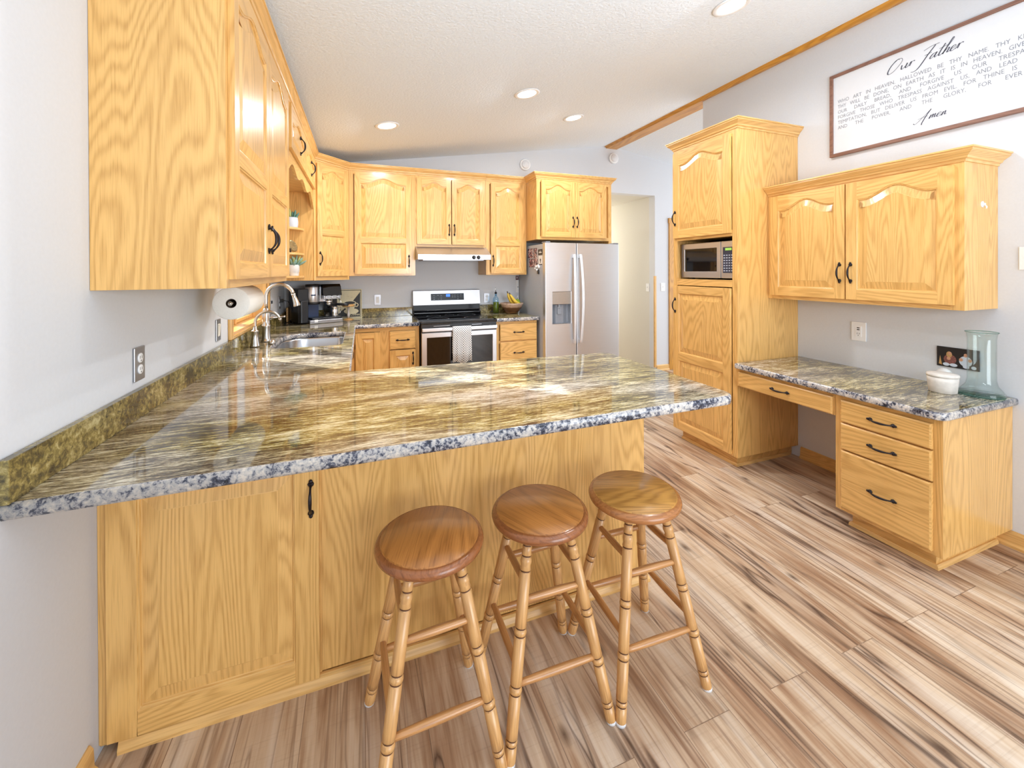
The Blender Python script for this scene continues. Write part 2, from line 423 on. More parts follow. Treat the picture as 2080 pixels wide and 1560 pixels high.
        for i in range(3):
            s.face([V[0][i][0], V[1][i][0], V[1][i+1][0], V[0][i+1][0]], g, mi, off=off)
            s.face([V[0][i][3], V[0][i+1][3], V[1][i+1][3], V[1][i][3]], g, mi, off=off)
            s.face([V[0][0][i], V[0][0][i+1], V[1][0][i+1], V[1][0][i]], g, mi, off=off)
            s.face([V[0][3][i], V[1][3][i], V[1][3][i+1], V[0][3][i+1]], g, mi, off=off)
        s.face([V[0][1][1], V[0][2][1], V[1][2][1], V[1][1][1]], g, mi, off=off)
        s.face([V[0][1][2], V[1][1][2], V[1][2][2], V[0][2][2]], g, mi, off=off)
        s.face([V[0][1][1], V[1][1][1], V[1][1][2], V[0][1][2]], g, mi, off=off)
        s.face([V[0][2][1], V[0][2][2], V[1][2][2], V[1][2][1]], g, mi, off=off)
        return s
    def sweep(s, path, prof, left=False, g=None, mi=0, closed=False, zbase=0):
        """path: world xy points; prof: (out, up); out is to the right of travel unless left"""
        P = [Vector((p[0], p[1])) for p in path]; n = len(P); rows = []
        sg = -1 if left else 1
        nor = []
        for i in range(n - 1):
            d = (P[i+1] - P[i]).normalized(); nor.append(Vector((d.y, -d.x))*sg)
        for i in range(n):
            if i == 0: m = nor[0]
            elif i == n - 1: m = nor[-1]
            else:
                m = nor[i-1] + nor[i]; m = m/ (m.length_squared/2)
            rows.append([(P[i].x + m.x*o, P[i].y + m.y*o, zbase + u) for o, u in prof])
        for i in range(n - 1):
            d = P[i+1] - P[i]
            R = [[s.bm.verts.new(s.T @ Vector(p)) for p in rows[k]] for k in (i, i+1)]
            off = (random.random()*9, random.random()*9); k = len(prof)
            for j in range(k):
                s.face([R[0][j], R[1][j], R[1][(j+1) % k], R[0][(j+1) % k]], (d.x, d.y, 0), mi, False, off)
            if i == 0: s.face(R[0], 'z', mi, off=off)
            if i == n - 2: s.face(R[1][::-1], 'z', mi, off=off)
        return s
    def build(s, name, mats, parent=None, bev=0, seg=2, recalc=True, weld=True, sub=0):
        if weld: bmesh.ops.remove_doubles(s.bm, verts=s.bm.verts, dist=1e-6)
        if recalc: bmesh.ops.recalc_face_normals(s.bm, faces=s.bm.faces)
        if parent is not None:
            r = parent
            while r.parent: r = r.parent
            bmesh.ops.translate(s.bm, verts=s.bm.verts, vec=-Vector(r.location))
        me = bpy.data.meshes.new(name); s.bm.to_mesh(me); s.bm.free()
        o = bpy.data.objects.new(name, me); C.objects.link(o)
        for m in (mats if isinstance(mats, (list, tuple)) else [mats]): me.materials.append(m)
        if parent is not None: o.parent = parent
        if bev:
            b = o.modifiers.new('bevel', 'BEVEL'); b.width = bev; b.segments = seg; b.limit_method = 'ANGLE'; b.angle_limit = math.radians(50)
        if sub:
            b = o.modifiers.new('sub', 'SUBSURF'); b.levels = b.render_levels = sub
        return o

def thing(name, label, cat, loc=(0, 0, 0), group=None):
    o = bpy.data.objects.new(name, None); C.objects.link(o); o.location = loc
    o.empty_display_size = .05
    o['label'] = label; o['category'] = cat
    if group: o['group'] = group
    return o
def tag(o, label, cat, group=None):
    o['label'] = label; o['category'] = cat
    if group: o['group'] = group
    return o
def struct(o, label=None):
    o['kind'] = 'structure'
    if label: o['label'] = label
    return o
def copy_tree(o, parent=None):
    c = o.copy(); C.objects.link(c)
    if parent is not None:
        c.parent = parent
    for ch in list(o.children): copy_tree(ch, c)
    return c
def FR(x, y, z, ang):     # frame on a cabinet face: X right, Y into the cabinet, Z up
    return Matrix.Translation((x, y, z)) @ Matrix.Rotation(math.radians(ang), 4, 'Z')
def TR(T, x, y, z): return T @ Matrix.Translation((x, y, z))

# ------------------------------------------------------------------ room shell
CZ0, CS = 2.463, 0.1557
def ceil_z(x): return CZ0 + CS*x
RIDGE = ceil_z(W + .03)
WY0, WY1, WZ0, WZ1 = -1.815, -.83, 1.032, 2.06        # window opening in the left wall
YN = -7.6; XE = 6.7
m = MB(); m.box((-.2, YN, -.06), (XE, 3.2, 0)); struct(m.build('floor', FLOOR))
m = MB()
TL = Matrix(((0, 1, 0, 0), (1, 0, 0, 0), (0, 0, 1, 0), (0, 0, 0, 1)))   # local x -> world y, local y -> world x
m.T = TL; m.plate_hole(YN, .16, 0, 2.46, WY0, WY1, WZ0, WZ1, -.16, 0); struct(m.build('wall_left', WALL))
HX0, HX1, HZ = 3.47, 4.565, 2.445
m = MB()
def gable(x0, x1, z0, y0=0, y1=.12):
    xs = [x0] + ([W + .03] if x0 < W + .03 < x1 else []) + [x1]
    top = [(x, (ceil_z(x) if x <= W + .03 else RIDGE - .148*(x - W - .03)) + .03) for x in xs]
    m.prism([(x0, z0), (x1, z0)] + top[::-1], 'y', y0, y1)
gable(-.16, HX0, 0); gable(HX0, HX1, HZ); gable(HX1, XE, 0)
struct(m.build('wall_back', WALL))
WE = -1.60
m = MB(); m.box((W, YN, 0), (W + .12, WE, RIDGE - .01)); struct(m.build('wall_right', WALL))
m = MB(); m.box((HX1, .12, 0), (HX1 + .1, 3.2, 2.5)); m.box((HX0 - .1, .12, 0), (HX0, 3.2, 2.5)); m.box((HX0, 3.1, 0), (HX1, 3.2, 2.5))
struct(m.build('wall_hall', HALLWALL))
m = MB(); m.box((HX0 - .1, .12, HZ), (HX1 + .1, 3.2, HZ + .06)); struct(m.build('ceiling_hall', HALLWALL))
m = MB()
m.prism([(-.16, ceil_z(-.16)), (W + .03, RIDGE), (XE, RIDGE - .148*(XE - W - .03)), (XE, RIDGE + .2), (-.16, RIDGE + .2)], 'y', YN, .12)
struct(m.build('ceiling', CEIL))
# ridge beam and the trim along the top of the right wall
m = MB(); m.prism([(W - .055, RIDGE - .008), (W - .03, 3.022), (W + .13, 3.022), (W + .155, RIDGE - .02), (W + .05, RIDGE + .02)], 'y', WE, -.001, g='y')
m.prism([(W - .055, RIDGE - .012), (W - .03, 3.022), (W - .002, 3.022), (W - .002, RIDGE - .002)], 'y', YN, WE, g='y')
m.prism([(W - .062, RIDGE - .014), (W - .05, RIDGE - .022), (W - .04, RIDGE - .012)], 'y', YN, -.001, g='y')
struct(m.build('trim_1', BEAM, bev=.004), 'oak ridge beam and ceiling trim')
m = MB(); m.box((HX1 - .012, -.014, .05), (HX1 + .014, .0, 1.325)); m.box((HX1 - .012, 0, .05), (HX1, .016, 1.325)); struct(m.build('trim_2', OAKL, bev=.002), 'oak corner guard at hall opening')
m = MB(); m.box((4.80, -.02, 0), (4.87, 0, 2.13)); m.box((4.79, -.024, 2.07), (5.75, 0, 2.14)); m.box((5.68, -.02, 0), (5.75, 0, 2.07)); m.box((4.87, -.012, .01), (5.68, -.001, 2.07), mi=0)
struct(m.build('door_1', BEAM, bev=.003), 'oak cased door beyond the tall pantry cabinet')
def baseboard(name, path, left=False):
    m = MB(); m.sweep(path, [(0, 0), (.022, 0), (.022, .012), (.014, .022), (.012, .07), (.004, .082), (0, .082)], left)
    return struct(m.build(name, OAKL))
baseboard('baseboard_right', [(W, YN), (W, -2.53)], left=True)
baseboard('baseboard_left', [(0, YN), (0, -3.16)])
baseboard('baseboard_back', [(HX1 + .02, 0), (4.80, 0)])
# window in the left wall
def window():
    root = bpy.data.objects.new('window_1', None); C.objects.link(root); root.location = (0, (WY0+WY1)/2, WZ0); root['kind'] = 'structure'
    m = MB(TL); c = .05
    m.plate_hole(WY0 - c, WY1 + c, WZ0 - .0225, WZ1 + c, WY0, WY1, WZ0, WZ1, .0, .018); m.build('casing', OAK, root, bev=.004)
    m = MB(TL); m.plate_hole(WY0, WY1, WZ0, WZ1, WY0 + .012, WY1 - .012, WZ0 + .010, WZ1 - .012, -.15, .0); m.build('jamb', OAKL, root)
    mid = (WY0 + WY1)/2
    for a, b in ((WY0 + .012, mid - .012), (mid + .012, WY1 - .012)):
        m = MB(TL); m.plate_hole(a, b, WZ0 + .010, WZ1 - .012, a + .035, b - .035, WZ0 + .036, WZ1 - .05, -.135, -.10)
        sash = m.build('sash', OAKL, root, bev=.006)
        m = MB(TL); m.box((a + .035, -.120, WZ0 + .036), (b - .035, -.116, WZ1 - .05)); m.build('pane', WINGLASS, sash)
    m = MB(TL); m.box((mid - .012, -.145, WZ0 + .010), (mid + .012, -.09, WZ1 - .012)); m.build('mullion', OAKL, root, bev=.003)
window()

# ------------------------------------------------------------------ cabinet parts
def offset(poly, d):
    """inset a CCW polygon (x, z) by d"""
    n = len(poly); out = []
    for i in range(n):
        p0, p1, p2 = Vector(poly[i-1]), Vector(poly[i]), Vector(poly[(i+1) % n])
        a = (p1 - p0).normalized(); b = (p2 - p1).normalized()
        na = Vector((-a.y, a.x)); nb = Vector((-b.y, b.x)); m = na + nb
        if m.length < 1e-6: m = na
        m = m/max(m.length_squared/2, .5)
        out.append((p1.x + m.x*d, p1.y + m.y*d))
    return out
def handle(parent, T, L=.096, horiz=False, mat=None, name='handle'):
    """arched bronze pull; T is on the door face (Y points into the door)"""
    R = Matrix.Identity(4) if horiz else Matrix.Rotation(PI/2, 4, 'Y')
    m = MB(T @ R); h = L/2; pts = []; rad = []
    N = 14
    for i in range(N + 1):
        t = -1 + 2*i/N
        out = .006 + .024*(1 - abs(t)**2.6)
        pts.append((t*h, -out, 0)); rad.append(.0036 + .0022*(1 - min(1, abs(t)*1.5)**2) + (.0022 if abs(t) > .9 else 0))
    m.tube(pts, rad, 10)
    for sx in (-1, 1):
        m.lathe([(.0095, 0), (.0095, .003), (.006, .006), (.0048, .011)], (sx*h, 0, 0), 14, axis=(0, -1, 0))
        m.ball((sx*(h + .009), -.004, 0), .0062, 10, 6, sc=(1.3, .7, 1))
        m.ball((sx*(h + .001), -.003, 0), .0078, 10, 6, sc=(.8, .6, 1.3))
    return m.build(name, mat or BRONZE, parent)
def door(parent, T, x, z, w, h, style='arch', split=None, hnd=None, s=.052, name='door', mat=None, label=None):
    """raised-panel door. style: arch | square | arch2 | slab. hnd: (x, z, horiz) in door coordinates"""
    D = TR(T, x, -.0004, z); t = .019; mat = mat or OAK
    m = MB(D)
    if style == 'slab':
        e = .007; f = .004
        A = [(0, 0), (w, 0), (w, h), (0, h)]
        g = 'x' if w > h*1.0 else 'z'
        rows = [[(p[0], 0, p[1]) for p in A], [(p[0], -t + f, p[1]) for p in A], [(p[0], -t, p[1]) for p in offset(A, e)]]
        m.rings(rows, True, g, 0, False); m.face([(p[0], -t, p[1]) for p in offset(A, e)], g)
        m.face([(p[0], 0, p[1]) for p in A][::-1], g)
        d = m.build(name, mat, parent, bev=.0015)
    else:
        arch = style.startswith('arch'); A = min(.058, .17*(w - 2*s)) if arch else 0
        tops = s*.78 if arch else s
        zt = h - tops - A
        ow = w - 2*s; N = 26
        def top(xx):
            tt = abs(2*(xx - w/2)/ow); return zt + A*(.5 + .5*math.cos(PI*min(tt/.84, 1)))
        xs = [s + ow*i/N for i in range(N + 1)]
        panels = []
        if style == 'arch2':
            zm = split; panels.append((s, zm - s/2, None)); panels.append((zm + s/2, None, 1))
        else:
            panels.append((s, None if arch else h - s, 1 if arch else None))
        # frame
        m.box((0, -t, 0), (s, 0, h), 'z'); m.box((w - s, -t, 0), (w, 0, h), 'z')
        m.box((s, -t, 0), (w - s, 0, s), 'x')
        if style == 'arch2': m.box((s, -t, split - s/2), (w - s, 0, split + s/2), 'x')
        off = (random.random()*9, random.random()*9)
        if arch:
            for i in range(N):
                a, b = xs[i], xs[i+1]
                m.face([(a, -t, top(a)), (b, -t, top(b)), (b, -t, h), (a, -t, h)], 'x', off=off)
                m.face([(a, -t, top(a)), (a, 0, top(a)), (b, 0, top(b)), (b, -t, top(b))], 'x', off=off)
            m.face([(s, -t, h), (w - s, -t, h), (w - s, 0, h), (s, 0, h)], 'x')
        else: m.box((s, -t, h - s), (w - s, 0, h), 'x')
        for z0, z1, ar in panels:
            if ar: poly = [(s, z0), (w - s, z0)] + [(xx, top(xx)) for xx in xs[::-1]]
            else: poly = [(s, z0), (w - s, z0), (w - s, z1), (s, z1)]
            hh = (zt if ar else z1) - z0
            bw = min(.038, .24*min(ow, hh))
            prof = [(0, -t), (.002, -t + .003), (.006, -t + .004), (.008, -t + .010), (.011, -t + .0105), (.011 + bw, -t + .003), (.013 + bw, -t + .0025)]
            off = (random.random()*9, random.random()*9)
            L = [[(p[0], y, p[1]) for p in offset(poly, d)] for d, y in prof]
            for i in range(len(L) - 1):
                for j in range(len(poly)):
                    k = (j + 1) % len(poly)
                    m.face([L[i][j], L[i][k], L[i+1][k], L[i+1][j]], 'z' if i == 4 or abs(poly[j][0] - poly[k][0]) < .003 else 'x', off=off)
            m.face(L[-1], 'z', off=off)
        d = m.build(name, mat, parent, bev=.0018, recalc=False)
    if label: d['label'] = label
    if hnd:
        handle(d, TR(D, hnd[0], -t, hnd[1]), horiz=hnd[2])
    return d
CROWN = [(0, 0), (.005, 0), (.006, .012), (.014, .016), (.017, .026), (.034, .042), (.040, .048), (.040, .056), (.046, .058), (.046, .066), (0, .066)]
def crown(parent, path, z, left=False, prof=CROWN):
    m = MB(); m.sweep(path, prof, left, zbase=z); return m.build('crown_moulding', OAKL, parent)
def carcass(parent, T, w, h, d, g='z'):
    m = MB(T); m.box((0, .019, 0), (w, d, h), g); return m.build('body', OAK, parent, bev=.001)
def face_frame(parent, T, w, h, stiles=(.04, .04), rails=(.035, .035), mids=(), mrails=()):
    m = MB(T)
    m.box((0, 0, 0), (stiles[0], .019, h)); m.box((w - stiles[1], 0, 0), (w, .019, h))
    m.box((stiles[0], 0, 0), (w - stiles[1], .019, rails[0]), 'x'); m.box((stiles[0], 0, h - rails[1]), (w - stiles[1], .019, h), 'x')
    for a, b in mids: m.box((a, 0, rails[0]), (b, .019, h - rails[1]))
    for a, b in mrails: m.box((stiles[0], 0, a), (w - stiles[1], .019, b), 'x')
    m.box((.01, .0185, .01), (w - .01, .0195, h - .01))
    return m.build('face_frame', OAK, parent, bev=.0008)
def knob_hinge(parent, T):
    m = MB(T); m.tube([(0, -.004, -.018), (0, -.004, .018)], .004, 8); m.ball((0, -.004, .021), .004, 8, 5); m.ball((0, -.004, -.021), .004, 8, 5)
    m.box((-.002, -.002, -.015), (.012, .001, .015)); return m.build('hinge', BRONZE, parent)

ZU, ZT = 1.3615, 2.402
# --- left wall, near tall double-door cabinet
YA, YB_, DL = -3.139, -2.04, .329
ZL = 1.335
r = thing('wall_cabinet', 'big oak double-door wall cabinet nearest the camera on the window wall', 'cabinet', (0, YA, ZL))
T = FR(DL, YA, ZL + .02, 90); w = YB_ - YA; h = ZT - ZL - .02
carcass(r, T, w, h, DL - .001); face_frame(r, T, w, h, mids=((w/2 - .02, w/2 + .02),))
dz = .028; dh = h - dz - .012
door(r, T, .026, dz, .522, dh, 'arch2', split=.40, hnd=(.522 - .03, .165, False))
door(r, T, .552, dz, .512, dh, 'arch2', split=.40, hnd=(.03, .165, False))
crown(r, [(0.002, YA), (DL, YA), (DL, YB_)], ZT)
# --- bridge cabinet above the window with scalloped valance
YC = -.6126
r = thing('bridge_cabinet', 'short oak cabinet bridging the window, with two small doors and scalloped valance', 'cabinet', (0, YB_, 2.09))
T = FR(DL, YB_, 2.105, 90); w = YC - YB_; h = ZT - 2.105
carcass(r, T, w, h, DL - .001); face_frame(r, T, w, h, rails=(.03, .03))
door(r, T, .07, .025, .655, h - .035, 'arch', hnd=(.36, .11, False))
door(r, T, .735, .025, .655, h - .035, 'arch', hnd=(.33, .11, False))
m = MB(T); n = 60; pts = []
for i in range(n + 1):
    t = i/n; q = abs(t - .5)*2
    z = -.055 - .022*math.cos(2*PI*3*t)*(1 if q < .85 else .6) - (.07*((q - .62)/.38)**1.5 if q > .62 else 0)
    pts.append((t*w, z))
m.rings([[(x, y, z) for x, z in pts] for y in (0, .019)], False, 'x', smooth=False)
for y in (0, .019):
    for i in range(n): m.face([(pts[i][0], y, pts[i][1]), (pts[i+1][0], y, pts[i+1][1]), (pts[i+1][0], y, .001), (pts[i][0], y, .001)], 'x', off=(1, 1))
m.build('valance', OAK, r)
crown(r, [(DL, YB_), (DL, YC)], ZT)
# --- diagonal corner cabinet with the quarter-round shelves on its side
XC = .612; DU = .3182; ZC = 1.3255
r = thing('corner_cabinet', 'diagonal oak corner wall cabinet above the coffee machine, with quarter-round side shelves', 'cabinet', (0, 0, ZC))
m = MB(); m.prism([(.001, -.001), (.001, YC), (DL - .014, YC), (XC, -DU + .014), (XC, -.001)], 'z', ZC, ZT); m.build('body', OAK, r, bev=.001)
dv = Vector((XC - DL, -DU - YC)); w = dv.length; ang = math.degrees(math.atan2(dv.y, dv.x))
T = FR(DL, YC, ZC, ang); h = ZT - ZC
face_frame(r, T, w, h, (.028, .028), (.045, .04))
door(r, T, .024, .038, w - .048, h - .06, 'arch2', split=.40, hnd=(.026, .16, False), s=.05)
crown(r, [(DL, YC), (XC, -DU)], ZT)
for zt in (1.37, 1.568, 1.783):
    m = MB(); R_ = .25
    m.prism([(.002, YC)] + [(.002 + R_*math.cos(a), YC - R_*math.sin(a)) for a in [PI/2*i/14 for i in range(15)]], 'z', zt - .019, zt, g='x')
    m.build('shelf', OAKL, r, bev=.003)
# --- back wall uppers
def upper(name, label, x0, x1, z0, front, doors, side_crown=None, stiles=(.04, .04), mids=()):
    r = thing(name, label, 'cabinet', (x0, 0, z0))
    T = FR(x0, -front, z0, 0); w = x1 - x0; h = ZT - z0
    carcass(r, T, w, h, front - .001); face_frame(r, T, w, h, stiles, mids=mids)
    for d in doors: door(r, T, *d[0], **d[1])
    return r, T
XR = 1.2559; XRR = XR + .762; XF = 2.50
hh = ZT - ZU
r, T = upper('wall_cabinet', 'oak wall cabinet with one wide two-panel door, left of the range hood', XC + .001, XR - .004, ZU, DU,
    [((.052, .018, .545, hh - .04), dict(style='arch2', split=.335, hnd=(.545 - .024, .13, False)))])
crown(r, [(XC, -DU), (XR - .004, -DU)], ZT)
ZH = 1.662
r, T = upper('wall_cabinet', 'oak wall cabinet with paired arched doors directly above the range hood', XR - .003, XRR - .001, ZH, DU,
    [((.014, .026, .36, ZT - ZH - .048), dict(style='arch', hnd=(.36 - .022, .155, False), s=.05)), ((.384, .026, .358, ZT - ZH - .048), dict(style='arch', hnd=(.024, .155, False), s=.05))])
crown(r, [(XR - .004, -DU), (XRR - .001, -DU)], ZT)
r, T = upper('wall_cabinet', 'narrow oak wall cabinet with one two-panel door, right of the range hood', XRR, XF - .002, ZU, DU,
    [((.052, .016, .40, hh - .04), dict(style='arch2', split=.335, hnd=(.024, .14, False)))])
crown(r, [(XRR, -DU), (XF - .002, -DU)], ZT)
FC = .606
r, T = upper('wall_cabinet', 'deep oak cabinet with paired arched doors above the refrigerator', XF, 3.445, 1.745, FC,
    [((.05, .028, .408, ZT - 1.745 - .045), dict(style='arch', hnd=(.408 - .024, .17, False), s=.05)), ((.462, .028, .404, ZT - 1.745 - .045), dict(style='arch', hnd=(.024, .17, False), s=.05))])
m = MB(); m.box((3.428, -FC + .02, 1.70), (3.446, -.01, 1.75)); m.box((3.41, -FC, 1.70), (3.446, -FC + .02, 1.745)); m.build('side_panel', OAK, r)
crown(r, [(XF, -DU), (XF, -FC), (3.445, -FC), (3.445, -.002)], ZT)

# --- base cabinets
def drawer(r, T, x, z, w, h, style='slab', **k): return door(r, T, x, z, w, h, style, hnd=(w/2, h/2, True), name='drawer', **k)
ZB = .875
r = thing('base_cabinet', 'oak corner base cabinet with door and drawer, left of the range', 'cabinet', (.615, -.3, 0))
T = FR(.615, -.61, .1, 0); w = XR - .006 - .615; h = ZB - .1
carcass(r, T, w, h, .60); face_frame(r, T, w, h, (.05, .04), (.03, .035), mids=((.27, .36),))
d = door(r, T, .055, .03, .216, .705, 'square', name='door')
for zz in (.12, .58): knob_hinge(d, TR(T, .054, -.012, .03 + zz))
drawer(r, T, .358, .565, .24, .172)
door(r, T, .358, .03, .24, .525, 'square', hnd=(.215, .44, False))
m = MB(); m.box((.615, -.54, 0), (XR - .006, -.02, .1), 'x'); m.build('plinth', OAK, r)
r = thing('base_cabinet', 'oak drawer base cabinet between the range and the refrigerator', 'cabinet', (XRR, -.3, 0))
T = FR(XRR + .006, -.61, .1, 0); w = XF - .004 - XRR - .006
carcass(r, T, w, h, .60); face_frame(r, T, w, h, mrails=((.545, .575), (.32, .345)))
drawer(r, T, .05, .572, w - .056, .178); drawer(r, T, .05, .33, w - .056, .23); drawer(r, T, .05, .03, w - .056, .29)
m = MB(); m.box((XRR + .006, -.54, 0), (XF - .004, -.02, .1), 'x'); m.build('plinth', OAK, r)
r = thing('base_cabinet', 'oak sink base cabinet run under the window, facing the range side', 'cabinet', (.3, -1.5, 0))
T = FR(.61, -2.49, .1, 90); w = 2.49 - .62
m = MB(T); m.box((0, .019, 0), (w, .60, .50)); m.box((0, .019, .50), (.62, .60, h)); m.box((1.62, .019, .50), (w, .60, h)); m.build('body', OAK, r)
face_frame(r, T, w, h, mids=((.45, .49), (.93, .97), (1.43, 1.47)))
for i in range(4): door(r, T, .03 + i*.46, .03, .44, .705, 'square', hnd=(.41 if i % 2 == 0 else .03, .6, False))
m = MB(); m.box((.02, -2.49, 0), (.54, -.62, .1), 'y'); m.build('plinth', OAK, r)
# --- peninsula
PY = -3.112; PX = 1.9236
r = thing('peninsula_cabinet', 'oak peninsula base with raised-panel door facing the bar stools', 'cabinet', (1, PY, 0))
m = MB(); m.box((.001, PY + .006, .02), (PX - .006, -2.545, ZB)); m.build('body', OAK, r)
m = MB(); m.box((.592, PY, .045), (PX, PY + .006, ZB)); m.box((PX - .006, PY + .006, .03), (PX, -2.545, ZB)); m.build('back_panel', OAK, r, bev=.001)
m = MB(); m.box((.001, PY - .001, .03), (.04, PY + .006, ZB)); m.box((.04, PY, .03), (.592, PY + .006, ZB)); m.build('face_frame', OAK, r)
T = FR(0, PY, .04, 0)
door(r, T, .026, .0, .560, .775, 'square', hnd=(.56 - .024, .775 - .165, False), s=.072)
m = MB(); m.sweep([(.05, PY), (PX, PY), (PX, -2.55)], [(0, 0), (.019, 0), (.019, .012), (.012, .03), (.010, .042), (0, .042)]); m.build('base_moulding', OAKL, r)

# ------------------------------------------------------------------ stone tops
def round_poly(pts, n=6):
    """pts: (x, y, r) CCW -> rounded polygon"""
    out = []
    for i, (x, y, rr) in enumerate(pts):
        p = Vector((x, y))
        if rr <= 0: out.append((x, y)); continue
        a = (Vector(pts[i-1][:2]) - p).normalized(); b = (Vector(pts[(i+1) % len(pts)][:2]) - p).normalized()
        th = a.angle(b)/2; dd = rr/math.tan(th)
        cc = p + (a + b).normalized()*(rr/math.sin(th))
        s0 = p + a*dd - cc; s1 = p + b*dd - cc
        a0 = math.atan2(s0.y, s0.x); a1 = math.atan2(s1.y, s1.x)
        da = (a1 - a0 + PI) % (2*PI) - PI
        for k in range(n + 1):
            q = a0 + da*k/n; out.append((cc.x + rr*math.cos(q), cc.y + rr*math.sin(q)))
    return out
def slab(parent, outer, z, t, hole=None, e=.009, stone=None):
    m = MB(); bm = m.bm
    prof = [(e, 0), (e*.3, -e*.25), (0, -e), (0, -t + e), (e*.3, -t + e*.25), (e, -t)]
    loops = [(outer, 1)] + ([(hole, -1)] if hole else [])
    tops = []; bots = []
    for poly, sg in loops:
        rows = [[(p[0], p[1], z + dz) for p in offset(poly, d*sg)] for d, dz in prof]
        R = [[bm.verts.new(p) for p in rr] for rr in rows]; n = len(poly)
        for i in range(len(R) - 1):
            for j in range(n):
                f = bm.faces.new([R[i][j], R[i][(j+1) % n], R[i+1][(j+1) % n], R[i+1][j]]); f.material_index = 1; f.smooth = True
        tops.append(R[0]); bots.append(R[-1])
    for grp in (tops, bots):
        ed = []
        for lp in grp:
            for j in range(len(lp)):
                ee = bm.edges.get((lp[j], lp[(j+1) % len(lp)])); ed.append(ee)
        res = bmesh.ops.triangle_fill(bm, use_beauty=True, edges=ed)
        for f in res['geom']:
            if isinstance(f, bmesh.types.BMFace): f.material_index = 0
    return m.build('stone_top', [stone or GRANITE, GRANITE_EDGE], parent)
ZS = .914; TS = .037
r = thing('countertop', 'large granite countertop wrapping from the peninsula past the sink', 'countertop', (.6, -3, ZS - TS))
outer = round_poly([(.001, -3.455, 0), (2.118, -3.44, .06), (2.118, -2.535, .05), (.674, -2.47, .02), (.674, -.648, .02), (XR - .004, -.648, 0), (XR - .004, -.001, 0), (.001, -.001, 0)])
SX0, SX1, SY0, SY1 = .17, .595, -1.67, -1.02
hole = round_poly([(SX0, SY0, .09), (SX1, SY0, .06), (SX1, SY1, .06), (SX0, SY1, .16)], 8)
slab(r, outer, ZS, TS, hole)
m = MB(); m.box((.001, -3.46, ZS), (.021, -.001, ZS + .095), 'y'); m.box((.021, -.021, ZS), (XR - .004, -.001, ZS + .095), 'x')
m.build('backsplash', GRANITE_SPLASH, r, bev=.002)
r = thing('countertop', 'short granite countertop holding the fruit bowl, right of the range', 'countertop', (2.2, -.3, ZS - TS))
slab(r, round_poly([(XRR + .004, -.001, 0), (XRR + .004, -.648, .012), (XF + .012, -.648, .012), (XF + .012, -.001, 0)]), ZS, TS)
m = MB(); m.box((XRR + .004, -.021, ZS), (XF + .01, -.001, ZS + .095), 'x'); m.build('backsplash', GRANITE_SPLASH, r, bev=.002)

# ------------------------------------------------------------------ sink and taps
r = thing('sink', 'stainless undermount sink set into the counter below the window', 'sink', ((SX0+SX1)/2, (SY0+SY1)/2, ZS - .24))
m = MB(); out2 = offset(hole, -.012)
zs = ZS - TS - .001
rows = [[(p[0], p[1], zs - .002) for p in offset(hole, -.022)], [(p[0], p[1], zs) for p in offset(hole, -.022)], [(p[0], p[1], zs) for p in offset(hole, -.003)], [(p[0], p[1], zs - .012) for p in hole],
        [(p[0], p[1], ZS - .19) for p in offset(hole, .006)], [(p[0], p[1], ZS - .205) for p in offset(hole, .02)], [(p[0], p[1], ZS - .208) for p in offset(hole, .05)]]
m.rings(rows, True, 'z', 0, True, False, True); m.build('basin', steel('sink_steel', (196, 198, 202), .22), r, recalc=False)
m = MB(); m.lathe([(.0, .0), (.03, 0), (.042, .003), (.044, 0)], ((SX0+SX1)/2, (SY0+SY1)/2, ZS - .2075), 20, cap=False); m.build('drain', STEELD, r)
def arc(c, rad, a0, a1, n, dirx):
    return [(c[0] + dirx[0]*rad*math.cos(a0 + (a1-a0)*i/n), c[1] + dirx[1]*rad*math.cos(a0 + (a1-a0)*i/n), c[2] + rad*math.sin(a0 + (a1-a0)*i/n)) for i in range(n + 1)]
fx, fy = .093, -1.335
r = thing('kitchen_faucet', 'tall gooseneck pull-down kitchen faucet behind the sink', 'faucet', (fx, fy, ZS))
m = MB(); m.lathe([(.034, 0), (.034, .006), (.029, .012), (.027, .03), (.0245, .07), (.026, .10), (.027, .108), (.027, .116), (.0225, .12), (.024, .15), (.0262, .18), (.024, .205), (.0185, .225), (.0125, .235)], (fx, fy, ZS), 24); m.build('base', NICKEL, r)
m = MB(); R_ = .086; top = ZS + .315
pts = [(fx, fy, ZS + .22), (fx, fy, ZS + .27)] + arc((fx + R_, fy, top), R_, PI, .22, 20, (1, 0))
m.tube(pts, .0125, 14); m.build('spout', NICKEL, r)
e = Vector(pts[-1]); dd = (Vector(pts[-1]) - Vector(pts[-2])).normalized()
m = MB(); m.lathe([(.0125, 0), (.0145, .004), (.0145, .012), (.0125, .016), (.0155, .035), (.0185, .065), (.024, .088), (.023, .094), (.016, .095)], e, 20, axis=dd); hd = m.build('spray_head', NICKEL, r)
m = MB(); m.box((e.x + .012, fy - .004, e.z - .055), (e.x + .021, fy + .004, e.z - .03)); m.build('spray_button', BLACKPL, hd, bev=.002)
m = MB(); m.lathe([(.008, 0), (.0075, .03), (.005, .06), (.0055, .09), (.008, .1), (.004, .105)], (fx + .015, fy, ZS + .165), 12, axis=(.97, .2, .05)); m.build('lever_handle', NICKEL, r)
gx, gy = .07, -1.552
r = thing('filter_tap', 'small gooseneck filtered-water tap in front of the tall faucet', 'faucet', (gx, gy, ZS))
m = MB(); m.lathe([(.03, 0), (.029, .01), (.024, .03), (.0205, .06), (.019, .095), (.0215, .10), (.0215, .108), (.013, .112), (.0095, .135)], (gx, gy, ZS), 22); m.build('base', NICKEL, r)
